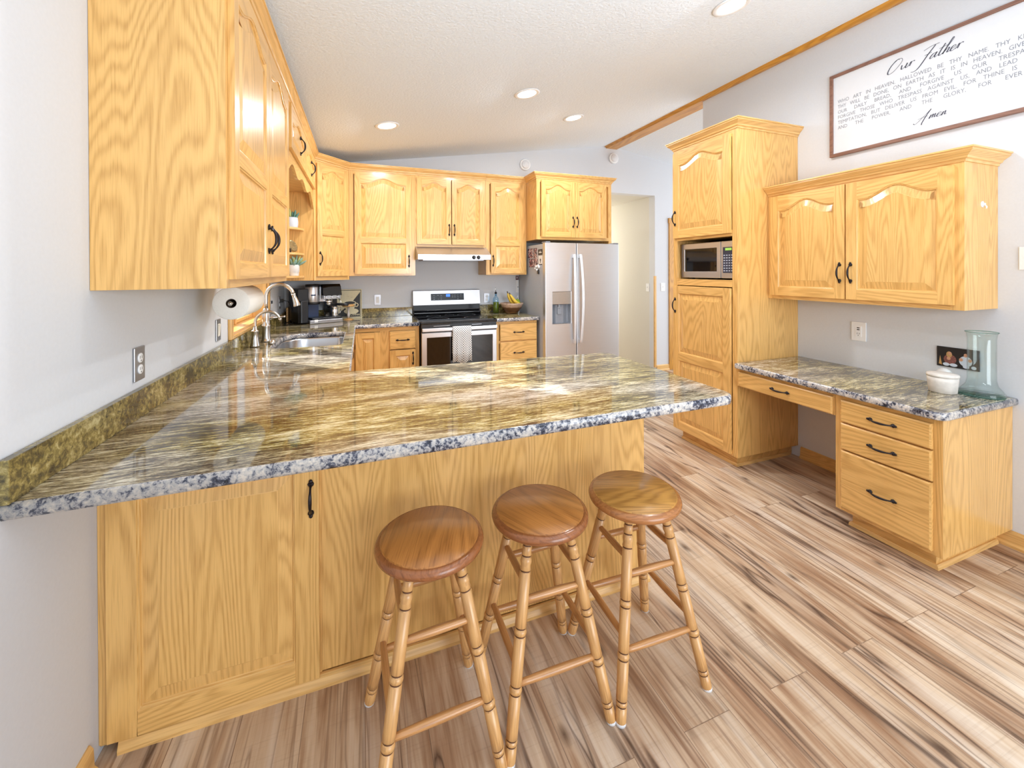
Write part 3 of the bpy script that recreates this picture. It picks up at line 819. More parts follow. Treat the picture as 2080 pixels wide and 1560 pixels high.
m = MB(); R_ = .074; pts = [(gx, gy, ZS + .12), (gx, gy, ZS + .14)] + arc((gx + R_, gy, ZS + .155), R_, PI, .35, 18, (1, 0)); m.tube(pts, .0085, 12)
m.build('spout', NICKEL, r)
m = MB(); m.lathe([(.009, 0), (.0095, .006), (.006, .016)], pts[-1], 12, axis=(.25, 0, -1)); m.build('nozzle', CHROME, r)
m = MB(); m.lathe([(.0, .0), (.024, 0), (.024, .012), (.018, .026), (.012, .03), (0, .031)], (.152, -1.47, ZS), 20); tag(m.build('air_gap_cap', NICKEL), 'low round metal cap on the counter between the faucets and sink', 'tap')

# ------------------------------------------------------------------ range and hood
r = thing('range', 'stainless electric range with black glass cooktop', 'stove', (XR + .381, -.35, 0))
T = FR(XR, 0, 0, 0); w = .762
m = MB(T); m.box((.004, -.665, .02), (w - .004, -.03, .895)); m.build('body', BLACKPL, r, bev=.003)
m = MB(T); m.prism([(-.70, .893), (-.705, .905), (-.70, .917), (-.67, .921), (-.06, .921), (-.05, .893)], 'x', .0, w, g='x'); ck = m.build('cooktop', BLACKGL, r, bev=.003)
for cx_, cy_, rr in ((.2, -.5, .11), (.56, -.5, .09), (.2, -.22, .075), (.56, -.22, .1), (.38, -.17, .05)):
    m = MB(TR(T, 0, 0, 0)); m.lathe([(rr - .003, .9212), (rr, .9216)], (cx_, cy_, 0), 36, cap=False); m.build('burner_ring', GREYPL, ck)
m = MB(T); m.prism([(-.105, .921), (-.112, .945), (-.07, .97), (-.062, 1.03), (-.02, 1.03), (-.02, .921)], 'x', .004, w - .004, g='x'); m.build('backguard_base', BLACKGL, r, bev=.004)
m = MB(T); m.prism([(-.075, 1.022), (-.079, 1.03), (-.052, 1.185), (-.042, 1.192), (-.012, 1.192), (-.012, 1.022)], 'x', .0, w, g='x'); bg = m.build('backguard', STEEL, r, bev=.002)
TT = T @ Matrix.Translation((0, -.0655, 1.11)) @ Matrix.Rotation(-math.atan2(.027, .155), 4, 'X')
m = MB(TT); m.box((.195, -.004, -.034), (.57, .004, .042)); cp = m.build('control_panel', BLACKGL, bg, bev=.001)
m = MB(TT); m.box((.365, -.0052, .006), (.41, -.0042, .034)); m.build('clock_display', DISPB, bg)
m = MB(TT); rnd = random.Random(3)
for gx_ in (.23, .275, .31, .37, .40, .44, .465, .50, .535):
    for gz in (-.02, .002, .022):
        if rnd.random() < .75 and not (.36 < gx_ < .415 and gz > -.01):
            ww = rnd.choice((.006, .01, .014)); m.box((gx_ - ww/2, -.0048, gz - .0015), (gx_ + ww/2, -.0042, gz + .002))
m.build('key_marks', plain('panel_grey_print', (176, 182, 190), .5), bg)
m = MB(T); m.plate_hole(.006, w - .006, .225, .812, .055, w - .05, .29, .765, -.70, -.668, g='x'); od = m.build('oven_door', STEEL, r, bev=.003)
m = MB(T); m.box((.05, -.692, .285), (w - .045, -.668, .77)); m.build('oven_window', DARKWIN, od)
m = MB(T); m.box((.006, -.69, .812), (w - .006, -.665, .892)); m.build('vent_strip', BLACKPL, r)
m = MB(T); m.box((.12, -.6925, .872), (.28, -.69, .876)); m.box((.50, -.6925, .872), (.6, -.69, .876)); m.build('vent_slot', STEELD, r)
m = MB(T)
m.box((.006, -.732, .826), (w - .006, -.712, .86)); m.box((.02, -.713, .832), (.05, -.685, .855)); m.box((w - .05, -.713, .832), (w - .02, -.685, .855))
m.build('door_handle', STEEL, od, bev=.005, seg=3)
m = MB(T); m.box((.006, -.695, .05), (w - .006, -.66, .21)); m.build('storage_drawer', STEEL, r, bev=.003)
# tea towel over the oven handle
m = MB(T); n = 18; rows = []
for i in range(n + 1):
    x = .298 + .185*i/n; k = .006*math.sin(i*.9) + .004*math.sin(i*2.1 + 1)
    lo = .515 + .012*math.sin(i*.5)
    path = [(-.702, .60), (-.704, .70), (-.706, .80), (-.708, .858), (-.716, .868), (-.730, .868), (-.738, .86), (-.739 - .3*abs(k), .80), (-.740 + .5*k, .72), (-.741 + k, .62), (-.742 + k, lo)]
    rows.append([(x + (.006*(j - 7)/4*(1 if i > n/2 else -.4) if j > 7 else 0), p[0], p[1]) for j, p in enumerate(path)])
R0 = [[Vector(p) for p in rr] for rr in rows]
V = [[m.bm.verts.new(T @ p) for p in rr] for rr in R0]
for i in range(n):
    acc = 0
    for j in range(len(V[0]) - 1):
        f = m.bm.faces.new([V[i][j], V[i+1][j], V[i+1][j+1], V[i][j+1]]); f.smooth = True
        L = (R0[i][j+1] - R0[i][j]).length
        for l, uvv in zip(f.loops, ((i, acc), (i+1, acc), (i+1, acc + L), (i, acc + L))): l[m.uv].uv = (uvv[0]*.0103, uvv[1])
        acc += L
o = m.build('tea_towel', TOWEL, recalc=True); s = o.modifiers.new('thick', 'SOLIDIFY'); s.thickness = .003
tag(o, 'white tea towel with dark dots draped over the oven door handle', 'towel')
# hood
r = thing('range_hood', 'stainless under-cabinet range hood above the range', 'range hood', (XR + .381, -.25, 1.52))
m = MB(FR(XR - .002, 0, 0, 0)); m.prism([(-.03, 1.523), (-.02, 1.528), (-.02, 1.66), (-.335, 1.66), (-.5, 1.575), (-.5, 1.523)], 'x', 0, .764, g='x'); m.build('canopy', STEEL, r, bev=.002)
m = MB(FR(XR - .002, 0, 0, 0)); m.box((.06, -.44, 1.516), (.70, -.08, 1.5235)); m.build('grease_filter', STEELD, r)
for x in (.575, .625):
    m = MB(FR(XR, 0, 0, 0)); m.lathe([(.02, 0), (.019, .006), (.014, .009), (.0125, .02), (.009, .022)], (x, -.5, 1.548), 18, axis=(0, -1, 0)); m.build('knob', BLACKPL, r)

# ------------------------------------------------------------------ refrigerator
FX, FWD, FH, FD = 2.522, .905, 1.70, .776
r = thing('refrigerator', 'stainless side-by-side refrigerator with ice and water dispenser', 'refrigerator', (FX + FWD/2, -.4, 0))
T = FR(FX, -FD, 0, 0)
m = MB(T); m.box((.004, .07, .02), (FWD - .004, FD - .03, FH - .01)); m.build('body', FRIDGESIDE, r, bev=.004)
ds = .368; d0, d1, dz0, dz1 = .083, .30, .845, 1.18
HSTEEL = steel('satin_handle_steel', (226, 227, 230), .45)
SD = steel('fridge_door_steel', (218, 219, 222), .36)
m = MB(T); m.plate_hole(.0, ds - .004, .09, FH, d0, d1, dz0, dz1, 0, .066); dl = m.build('freezer_door', SD, r, bev=.006, seg=3)
m = MB(T); m.box((ds + .004, 0, .09), (FWD, .066, FH)); dr = m.build('refrigerator_door', SD, r, bev=.006, seg=3)
m = MB(T)
m.box((d0, .055, dz0), (d1, .066, dz1)); m.box((d0, .002, dz0 + .205), (d1, .056, dz1), mi=1); m.box((d0 - .004, -.002, dz0 - .004), (d1 + .004, .003, dz0), mi=2)
m.prism([(d0 + .03, .056), (d0 + .05, .03), (d1 - .08, .03), (d1 - .03, .056)], 'z', dz0, dz0 + .2)
dp = m.build('dispenser', [GREYPL, plain('dispenser_panel_bronze', (176, 168, 160), .3, .5), STEELD], dl, bev=.003)
m = MB(T); m.box((d0 + .065, .015, dz0 + .10), (d0 + .11, .035, dz0 + .18)); m.lathe([(.014, 0), (.012, .05)], (d0 + .085, .022, dz0 + .16), 12); m.build('dispenser_paddle', JARGL if False else GREYPL, dl, bev=.004)
for dd_, xx, sg in ((dl, ds - .036, -1), (dr, ds + .036, 1)):
    m = MB(T); pts = []; rad = []
    for i in range(21):
        t = i/20; pts.append((xx + sg*.012*math.sin(PI*t), -.028 - .03*math.sin(PI*t), 1.58 - .95*t)); rad.append(.0155)
    m.tube(pts, rad, 12, flat=((1, 0, 0), .6))
    for z in (1.56, .65): m.box((xx - .012, -.032, z - .02), (xx + .012, .002, z + .02))
    m.build('door_handle', HSTEEL, dd_, bev=.003)
m = MB(T); m.box((.02, .02, .02), (FWD - .02, .1, .088)); m.build('toe_grille', GREYPL, r)
m = MB(T); m.box((.005, .0, FH), (.06, .10, FH + .012)); m.box((FWD - .06, 0, FH), (FWD - .005, .10, FH + .012)); m.build('hinge_cover', GREYPL, r, bev=.003)
# photos and a magnet clip on the refrigerator's side
PX_ = FX + .0035
ph = [(-.44, -.30, 1.55, 1.655, 'tall colour snapshot, farthest back at the top of the refrigerator side'),
      (-.555, -.465, 1.545, 1.655, 'colour snapshot in the middle of the top row on the refrigerator side'),
      (-.70, -.59, 1.575, 1.635, 'small dark card at the top front of the refrigerator side'),
      (-.70, -.60, 1.47, 1.565, 'white card with a dark figure below the small dark card'),
      (-.47, -.335, 1.445, 1.54, 'pale snapshot below the farthest-back picture on the refrigerator side'),
      (-.58, -.48, 1.45, 1.54, 'pale snapshot at the bottom middle of the refrigerator pictures')]
for i, (ya, yb, za, zb_, lab) in enumerate(ph):
    m = MB()
    if i == 3:
        m.box((PX_ - .0012, ya, za), (PX_, yb, zb_), mi=1)
        m.box((PX_ - .0018, -.655, za + .02), (PX_ - .0012, -.642, za + .065), mi=2); m.box((PX_ - .0018, -.662, za + .045), (PX_ - .0012, -.635, za + .058), mi=2)
        m.box((PX_ - .0018, ya + .005, za), (PX_ - .0012, yb - .005, za + .008), mi=2)
    else:
        m.box((PX_ - .0012, ya, za), (PX_, yb, zb_), mi=2 if i == 2 else 0)
        if i == 2: m.box((PX_ - .0018, ya + .02, za + .02), (PX_ - .0012, yb - .02, za + .03), mi=1); m.box((PX_ - .0018, ya + .03, za + .036), (PX_ - .0012, yb - .03, za + .042), mi=1)
    tag(m.build('photo_print', [photo_mat('snapshot_print_%s' % 'abcdef'[i], i*2.3), WHITEPL, SIGNBLK]), lab, 'photo', 'pictures on the refrigerator side')
m = MB(); m.lathe([(.02, 0), (.02, .006), (.012, .012), (0, .013)], (PX_, -.60, 1.40), 12, axis=(-1, 0, 0)); m.box((PX_ - .014, -.62, 1.37), (PX_ - .004, -.59, 1.40))
for a, b in ((-.535, 1.43), (-.56, 1.45), (-.61, 1.46), (-.625, 1.445), (-.58, 1.415)): m.ball((PX_ - .009, a, b), .015, 8, 6, mi=1)
tag(m.build('magnet', [BLACKPL, WHITEPL], bev=.002), 'black and white flower-like magnet below the refrigerator pictures', 'magnet')

# ------------------------------------------------------------------ right side: pantry, wall cabinet, desk
PN, PF, DP, HP, PZ = -2.5067, -1.8842, .6115, 2.4053, .083
XP = W - DP
r = thing('pantry_cabinet', 'tall oak pantry cabinet holding the microwave', 'cabinet', (W - .3, (PN+PF)/2, 0))
T = FR(XP, PF, PZ, -90); w = PF - PN; h = HP - PZ; d = DP - .001
mz0, mz1 = 1.333 - PZ, 1.648 - PZ
m = MB(T)
m.box((0, .019, 0), (.019, d, h)); m.box((w - .019, .019, 0), (w, d, h)); m.box((.019, d - .012, 0), (w - .019, d, h))
m.box((.019, .019, 0), (w - .019, d - .012, .019), 'x'); m.box((.019, .019, h - .019), (w - .019, d - .012, h), 'x')
m.box((.019, .019, mz0 - .019), (w - .019, d - .012, mz0), 'x'); m.box((.019, .019, mz1), (w - .019, d - .012, mz1 + .019), 'x')
m.build('body', OAK, r, bev=.001)
m = MB(T)
m.box((0, 0, 0), (.042, .019, h)); m.box((w - .042, 0, 0), (w, .019, h))
for a, b in ((0, .04), (mz0 - .05, mz0), (mz1, mz1 + .045), (h - .05, h)): m.box((.042, 0, a), (w - .042, .019, b), 'x')
m.build('face_frame', OAK, r, bev=.0008)
door(r, T, .014, mz1 + .022, w - .06, h - mz1 - .052, 'arch', hnd=(.026, .165, False), s=.062)
zl = mz0 - .045 - .012
d2 = door(r, T, .014, .012, w - .06, zl - .012, 'square', s=.06)
bpy.data.objects.remove(d2)
def two_square(parent, T, x, z, w, h, sp, hnd, s=.06):
    D = TR(T, x, -.0004, z); t = .019; m = MB(D)
    m.box((0, -t, 0), (s, 0, h)); m.box((w - s, -t, 0), (w, 0, h))
    for a, b in ((0, s), (sp - s/2, sp + s/2), (h - s, h)): m.box((s, -t, a), (w - s, 0, b), 'x')
    for z0, z1 in ((s, sp - s/2), (sp + s/2, h - s)):
        poly = [(s, z0), (w - s, z0), (w - s, z1), (s, z1)]
        prof = [(0, -t), (.002, -t + .003), (.006, -t + .004), (.008, -t + .010), (.011, -t + .0105), (.047, -t + .003), (.049, -t + .0025)]
        off = (random.random()*9, random.random()*9)
        L = [[(p[0], y, p[1]) for p in offset(poly, d)] for d, y in prof]
        for i in range(len(L) - 1):
            for j in range(4): m.face([L[i][j], L[i][(j+1) % 4], L[i+1][(j+1) % 4], L[i+1][j]], 'z' if i == 4 or j % 2 else 'x', off=off)
        m.face(L[-1], 'z', off=off)
    dd = m.build('door', OAK, parent, bev=.0018, recalc=False)
    handle(dd, TR(D, hnd[0], -t, hnd[1])); return dd
two_square(r, T, .014, .012, w - .06, zl - .012, .60, (.026, 1.02))
m = MB(); m.box((XP + .05, PN + .05, .0), (W - .001, PF - .05, PZ), 'y'); m.build('plinth', OAK, r)
m = MB(); m.sweep([(XP + .05, PF - .05), (XP + .05, PN + .05), (W - .03, PN + .05)], [(0, 0), (.014, 0), (.012, .014), (.006, .02), (0, .02)]); m.build('base_moulding', OAKL, r)
crown(r, [(W - .001, PF), (XP, PF), (XP, PN), (W - .001, PN)], HP - .002)
# microwave
r = thing('microwave', 'stainless countertop microwave in the pantry niche', 'microwave', (XP + .2, PN + .3, PZ + mz0))
T = FR(XP + .045, PF - .042, PZ + mz0, -90); mw = .535; mh = .275; mo = .012
m = MB(T); m.box((.0, .02, mo), (mw, .40, mo + mh)); m.build('body', BLACKPL, r, bev=.004)
m = MB(T); m.plate_hole(0, .395, mo, mo + mh, .035, .36, mo + .05, mo + mh - .045, 0, .02, g='x'); md = m.build('door', STEEL, r, bev=.003)
m = MB(T); m.box((.033, .004, mo + .048), (.362, .02, mo + mh - .043)); m.build('door_window', BLACKGL, md)
m = MB(T); m.box((.40, .0, mo), (mw, .02, mo + mh)); m.build('control_side', STEEL, r, bev=.003)
m = MB(T); m.box((.418, -.002, mo + .04), (mw - .022, .002, mo + mh - .045)); kp = m.build('keypad', plain('keypad_dark', (52, 58, 78), .3), r)
m = MB(T); m.box((.44, -.003, mo + mh - .07), (.495, -.0018, mo + mh - .052)); m.build('display', DISPG, r)
m = MB(T)
for i in range(7):
    for j in range(4): m.box((.426 + j*.022, -.0034, mo + .052 + i*.019), (.438 + j*.022, -.0018, mo + .059 + i*.019))
m.build('keys', plain('keypad_print', (190, 198, 214), .5), r)
m = MB(T)
for x in (.04, mw - .05):
    for y in (.05, .35): m.box((x, y, 0), (x + .03, y + .03, mo))
m.build('foot', BLACKPL, r)
# wall cabinet over the desk
UN, UB, UT, DUR = -3.535, 1.2018, 1.945, .3142
XU = W - DUR
r = thing('wall_cabinet', 'oak wall cabinet with two arched doors above the desk counter', 'cabinet', (W - .15, -3, UB))
T = FR(XU, PN - .002, UB, -90); w = PN - .002 - UN; h = UT - UB
carcass(r, T, w, h, DUR - .001); face_frame(r, T, w, h, (.03, .05), mids=((.50, .54),))
door(r, T, .03, .025, .478, h - .045, 'arch', hnd=(.478 - .026, .16, False), s=.058)
door(r, T, .516, .025, .476, h - .045, 'arch', hnd=(.026, .16, False), s=.058)
crown(r, [(XU, PN - .002), (XU, UN), (W - .001, UN)], UT - .01, False, [(o*1.15, u*.95) for o, u in CROWN])
m = MB(); m.lathe([(.016, 0), (.016, .003), (.006, .006), (.005, .012)], (3.656, UN, 1.732), 14, axis=(0, -1, 0)); m.tube([(3.656, UN - .01, 1.728), (3.656, UN - .016, 1.718), (3.656, UN - .014, 1.709)], .003, 8)
tag(m.build('adhesive_hook', WHITEPL), 'tiny white adhesive hook on the end of the desk wall cabinet', 'hook')
# desk
DZ = .758; DT = -3.605; DDF = .632; DN = -3.586; DFAR = -3.14; XD = W - DDF + .015; DPZ = .088
r = thing('desk_drawer_base', 'oak three-drawer base cabinet under the desk counter', 'cabinet', (W - .3, -3.35, 0))
T = FR(XD, DFAR, DPZ, -90); w = DFAR - DN; h = DZ - TS - DPZ
carcass(r, T, w, h, W - XD - .001); face_frame(r, T, w, h, (.035, .035), (.03, .025), mrails=((.482, .505), (.335, .355)))
drawer(r, T, .033, .49, w - .066, .118); drawer(r, T, .033, .342, w - .066, .14); drawer(r, T, .033, .02, w - .066, .314)
m = MB(); m.box((XD + .06, DN + .05, 0), (W - .001, DFAR - .05, DPZ), 'y'); m.build('plinth', OAK, r)
m = MB(); m.sweep([(W - .03, DFAR - .05), (XD + .06, DFAR - .05), (XD + .06, DN + .05), (W - .03, DN + .05)], [(0, 0), (.014, 0), (.012, .014), (.006, .02), (0, .02)]); m.build('base_moulding', OAKL, r)
r = thing('desk_apron', 'oak desk apron with one shallow pencil drawer over the knee space', 'desk', (W - .5, -2.8, DZ - TS - .12))
T = FR(XD, PN - .002, DZ - TS - .125, -90); w = PN - .002 - DFAR - .002; h = .125
m = MB(T); m.box((0, 0, h - .03), (w, .019, h), 'x'); m.box((0, 0, 0), (.025, .019, h - .03)); m.box((w - .02, 0, 0), (w, .019, h - .03)); m.build('rail', OAK, r)
m = MB(T); m.box((.03, .03, .012), (w - .03, .5, h - .015), 'y'); m.build('drawer_box', OAK, r)
drawer(r, T, .02, .004, w - .026, .10)
r = thing('desk_counter', 'granite desk counter along the right wall beside the pantry', 'countertop', (W - .3, -3, DZ - TS))
slab(r, round_poly([(W - .001, PN - .002, 0), (W - .655, PN - .002, .02), (W - .655, DT, .05), (W - .001, DT, 0)]), DZ, TS, stone=GRANITE_DESK)

# ------------------------------------------------------------------ bar stools
def stool():
    SH = .612; r = thing('bar_stool', 'stool', 'stool', (0, 0, 0), 'turned oak bar stools at the peninsula')
    R_ = .162
    m = MB(); m.lathe([(.0, SH - .036), (R_ - .035, SH - .036), (R_ - .012, SH - .034), (R_ - .002, SH - .026), (R_, SH - .018), (R_ - .004, SH - .008), (R_ - .012, SH - .002), (R_ - .016, SH - .003), (R_ - .018, SH), (0, SH)], (0, 0, 0), 56, g='x', mis=[1, 1, 1, 1, 1, 1, 1, 0, 0], cap=False)
    m.build('seat', [STOOLSEAT, STOOLRIM], r)
    m = MB(); m.lathe([(.05, SH - .05), (.05, SH - .036)], (0, 0, 0), 20); m.build('swivel_plate', BLACKPL, r)
    tops = []; foot = []
    for k in range(4):
        a = PI/4 + k*PI/2; c, s_ = math.cos(a), math.sin(a)
        p1 = Vector((.098*c, .098*s_, SH - .036)); p0 = Vector((.237*c, .237*s_, .004)); tops.append(p1); foot.append(p0)
        L = (p1 - p0).length; d = (p1 - p0).normalized()
        prof = []; mis = []
        def seg_(h0, r0, mi=0): prof.append((r0, h0*L)); mis.append(mi)
        def groove(h0, r0):   # burnt line
            seg_(h0 - .006, r0); seg_(h0 - .003, r0*.86, 1); seg_(h0 + .003, r0*.86, 1); seg_(h0 + .006, r0)
        R1 = .0175
        seg_(0, .0155); seg_(.008, .0168)
        groove(.075, .0172); groove(.10, .0178); seg_(.14, R1)
        groove(.285, R1*1.02); seg_(.302, R1*1.1); groove(.32, R1*1.02); seg_(.36, R1)
        groove(.535, R1*1.02); seg_(.552, R1*1.1); groove(.57, R1*1.02); seg_(.62, R1)
        groove(.83, R1); seg_(.855, R1*.86); seg_(.875, R1*1.02); groove(.90, R1*.9); seg_(.925, R1*.8); groove(.95, R1*.86); seg_(.975, R1*.9); seg_(1.0, R1*.9)
        m = MB(); m.lathe(prof, p0, 16, axis=d, mis=mis[:-1] + [0]); lg = m.build('leg', [STOOLLEG, BURNT], r)
        m = MB(); m.lathe([(.014, -.004), (.0165, -.003), (.0165, .004), (.0155, .006)], p0, 14); m.build('foot_glide', RUBBER, lg)
    def at(k, z): t = (z - foot[k].z)/(tops[k].z - foot[k].z); return foot[k].lerp(tops[k], t)
    for k in range(4):
        q = (k + 1) % 4
        for z in ((.188, .40) if k % 2 == 0 else (.228, .448)):
            a, b = at(k, z), at(q, z); m = MB()
            pts = [a.lerp(b, i/8) for i in range(9)]
            m.tube(pts, [.0085 + .003*math.sin(PI*i/8) for i in range(9)], 12); m.build('stretcher', STOOLRUNG, r)
    return r
s0 = stool()
for i, (x, y, a, lab) in enumerate(((.915, -3.395, 2, 'leftmost turned oak bar stool, tucked at the peninsula nearest its door'),
                                    (1.283, -3.385, -1, 'middle turned oak bar stool of the three at the peninsula'),
                                    (1.645, -3.41, -2, 'rightmost turned oak bar stool, at the open end of the peninsula'))):
    o = s0 if i == 0 else copy_tree(s0)
    o.location = (x, y, 0); o.rotation_euler.z = math.radians(a); o['label'] = lab
    st = [c for c in o.children if c.name.startswith('seat')][0]
    st.rotation_euler.z = math.radians((70, 118, -12)[i])      # the seats swivel
    if i == 2:
        st.data = st.data.copy(); st.data.materials[0] = STOOLSEAT2; st.data.materials[1] = STOOLRIM2

# ------------------------------------------------------------------ ceiling lights and detectors
def can():
    r = thing('recessed_light', 'light', 'ceiling light', (0, 0, 0), 'recessed lights in the sloped ceiling')
    m = MB(); m.lathe([(.098, 0), (.098, -.003), (.09, -.007), (.072, -.004), (.066, .002)], (0, 0, 0), 40, cap=False); m.build('trim_ring', WHITEPL, r)
    m = MB(); m.lathe([(.0, -.001), (.066, -.001), (.070, -.003)], (0, 0, 0), 32, cap=False); m.build('lens', LAMPON, r, recalc=False)
    return r
c0 = can(); tilt = math.atan(CS)
for i, (x, y, lab) in enumerate(((.93, -1.126, 'recessed ceiling light nearest the sink wall, left of the other lit rings'),
                                 (1.92, -1.75, 'recessed ceiling light in the middle of the sloped ceiling'),
                                 (2.644, -1.168, 'recessed ceiling light nearest the ridge beam and refrigerator'),
                                 (2.664, -2.93, 'recessed ceiling light cut by the top edge of the view'))):
    o = c0 if i == 0 else copy_tree(c0)
    o.location = (x, y, ceil_z(x) - .0015); o.rotation_euler = (0, -tilt, 0); o['label'] = lab
    lamp('can_lamp', 'AREA', (x, y, ceil_z(x) - .03), 14, (0, 0, -1), (.96, .98, 1), shape='DISK', size=.13)
for i, (x, z, lab) in enumerate(((2.612, 2.703, 'round white detector on the gable wall above the refrigerator cabinet corner'), (3.885, 2.897, 'round white detector on the gable wall under the ridge beam end'))):
    if i == 0:
        d0_ = thing('smoke_detector', lab, 'smoke detector', (0, 0, 0), 'white detectors on the gable wall')
        m = MB(); m.lathe([(.07, 0), (.07, .02), (.062, .026)], (0, 0, 0), 32, axis=(0, -1, 0)); m.build('base', WHITEPL, d0_)
        m = MB(); m.lathe([(.052, .025), (.05, .036), (.042, .042), (.034, .041), (.03, .044), (0, .045)], (0, 0, 0), 32, axis=(0, -1, 0), cap=False); m.build('cover', plain('detector_cover', (226, 226, 228), .4), d0_)
        o = d0_
    else: o = copy_tree(d0_)
    o.location = (x, -.0005, z); o['label'] = lab

# ------------------------------------------------------------------ outlets and switches
def wallplate(label, T, w=.07, h=.115, kind='duplex', plate=None, insert=None, cat='outlet', name='wall_outlet'):
    r = thing(name, label, cat, T.translation)
    m = MB(T); m.box((-w/2, -.006, -h/2), (w/2, -.0003, h/2)); m.build('cover_plate', plate or WHITEPL, r, bev=.002)
    ins = insert or WHITEPL
    if kind == 'duplex':
        for z in (.0195, -.0195):
            m = MB(T); m.lathe([(.0165, 0), (.0165, .0025), (.0155, .003), (0, .003)], (0, -.006, z), 20, axis=(0, -1, 0), cap=False)
            m.box((-.0075, -.0094, z - .002), (-.0055, -.0085, z + .008), mi=1); m.box((.0055, -.0094, z - .002), (.0075, -.0085, z + .007), mi=1); m.box((-.002, -.0094, z - .011), (.002, -.0085, z - .007), mi=1)
            m.build('receptacle', [ins, BLACKPL], r)
    elif kind == 'usb':
        m = MB(T); m.box((-.017, -.0085, -.034), (.017, -.006, .034))
        for z in (.024, .012): m.box((-.008, -.0092, z - .003), (.008, -.0083, z + .003), mi=1)
        m.box((-.0075, -.0092, -.018), (-.0055, -.0083, -.008), mi=1); m.box((.0055, -.0092, -.018), (.0075, -.0083, -.009), mi=1); m.box((-.002, -.0092, -.028), (.002, -.0083, -.024), mi=1)
        m.build('receptacle', [ins, BLACKPL], r)
    elif kind == 'rocker':
        m = MB(T); m.box((-.0165, -.0075, -.033), (.0165, -.006, .033)); m.prism([(-.0075, -.031), (-.0115, .031), (-.0075, .031)], 'x', -.015, .015); m.build('rocker', ins, r)
    else:
        m = MB(T); m.box((-.005, -.016, -.003), (.005, -.006, .01)); m.build('toggle', ins, r, bev=.002)
    return r
wallplate('steel plate duplex outlet on the window wall, nearest the camera', FR(0.0005, -2.875, 1.092, 90), plate=STEELD)
wallplate('steel plate rocker switch on the window wall beside the window casing', FR(0.0005, -2.045, 1.096, 90), kind='rocker', plate=STEELD, insert=IVORY, cat='light switch', name='light_switch')
wallplate('outlet with black charger in the shaded corner left of the coffee machine', FR(0.0005, -.30, 1.115, 90), plate=STEELD)
wallplate('switch on the window wall between the window and the corner outlet', FR(0.0005, -.66, 1.10, 90), kind='rocker', plate=STEELD, cat='light switch', name='light_switch')
wallplate('outlet on the back wall between the coffee sign and the range', FR(.889, -.0005, 1.098, 0), kind='rocker', plate=STEELD, insert=WHITEPL)
wallplate('steel plate outlet on the back wall behind the oil bottle', FR(2.118, -.0005, 1.086, 0), plate=STEELD)
wallplate('white outlet with charging ports on the right wall above the desk', FR(W - .0005, -2.908, .997, -90), kind='usb', w=.085, h=.125)
wallplate('white switch plate at the right edge of the view beside the desk cabinet', FR(W - .0005, -3.665, 1.459, -90), w=.115, kind='rocker', cat='light switch', name='light_switch')
wallplate('white switch on the hall wall seen through the opening', FR(HX1 - .0005, .15, 1.16, -90), kind='toggle', cat='light switch', name='light_switch')
wallplate('white switch on the back wall right of the hall opening', FR(4.697, -.0005, 1.17, 0), kind='toggle', cat='light switch', name='light_switch')
# charger and cord in the corner
m = MB(); m.tube([(.012, -.30, 1.135), (.04, -.30, 1.135), (.075, -.29, 1.125), (.10, -.25, 1.05), (.10, -.22, .95), (.07, -.26, .925), (.05, -.36, .9205), (.08, -.42, .919), (.12, -.36, .919), (.10, -.2, .919)], .004, 8)
m.box((.01, -.318, 1.118), (.035, -.282, 1.15))
tag(m.build('power_cord', CORD), 'black power cord running from the corner outlet down to the coffee machine', 'cord')
m = MB(FR(.035, -.16, ZS, 90)); m.box((0, -.02, 0), (.15, -.002, .14), 'x')
tag(m.build('cutting_board', TAN, bev=.003), 'small wooden board standing in the corner left of the coffee machine', 'cutting board')

# ------------------------------------------------------------------ paper towel
r = thing('paper_towel_holder', 'dark rod paper towel holder mounted under the big wall cabinet', 'paper towel holder', (.18, -2.35, 1.266))
m = MB(); m.tube([(.18, -2.515, 1.266), (.18, -2.185, 1.266)], .007, 10); m.ball((.18, -2.517, 1.266), .0095, 12, 8); m.build('rod', NICKEL, r)
m = MB(); m.box((.172, -2.19, 1.255), (.188, -2.183, 1.3545)); m.box((.13, -2.24, 1.3500), (.23, -2.15, 1.3548)); m.build('bracket', NICKEL, r, bev=.002)
r = thing('paper_towel_roll', 'white paper towel roll hanging under the big wall cabinet', 'paper towel', (.18, -2.355, 1.266))
m = MB(); m.lathe([(.0205, -.148), (.070, -.148), (.0725, -.146), (.0725, .146), (.070, .148), (.0205, .148)], (.18, -2.355, 1.266), 48, axis=(0, 1, 0), cap=False); m.build('paper', PAPER, r)
m = MB(); m.lathe([(.019, -.146), (.0205, -.1485), (.0205, .1485), (.019, .146), (.019, -.146)], (.18, -2.355, 1.266), 32, axis=(0, 1, 0), cap=False); m.build('core', CARD, r)

# ------------------------------------------------------------------ coffee corner
r = thing('espresso_machine', 'black and steel espresso machine with grinder on the corner counter', 'coffee machine', (.33, -.3, ZS))
T = FR(.20, -.42, ZS, 24)        # X right, Y back
m = MB(T); m.box((-.02, .02, .01), (.07, .30, .33)); m.prism([(-.02, .02), (.0, -.005), (.06, -.005), (.07, .02)], 'z', .01, .22); m.build('body', BLACKPL, r, bev=.006)
TS_ = TR(T, -.034, 0, 0)
m = MB(TS_); m.lathe([(.062, .20), (.062, .345)], (.155, .06, 0), 32); m.box((.155, .06, .20), (.34, .27, .345)); m.build('steel_shroud', STEEL, r, bev=.002)
m = MB(TS_); m.lathe([(.064, .345), (.064, .366), (.06, .37), (0, .37)], (.155, .06, 0), 32, cap=False); m.lathe([(.064, .18), (.064, .20)], (.155, .06, 0), 32); m.build('grinder_cap', BLACKPL, r)
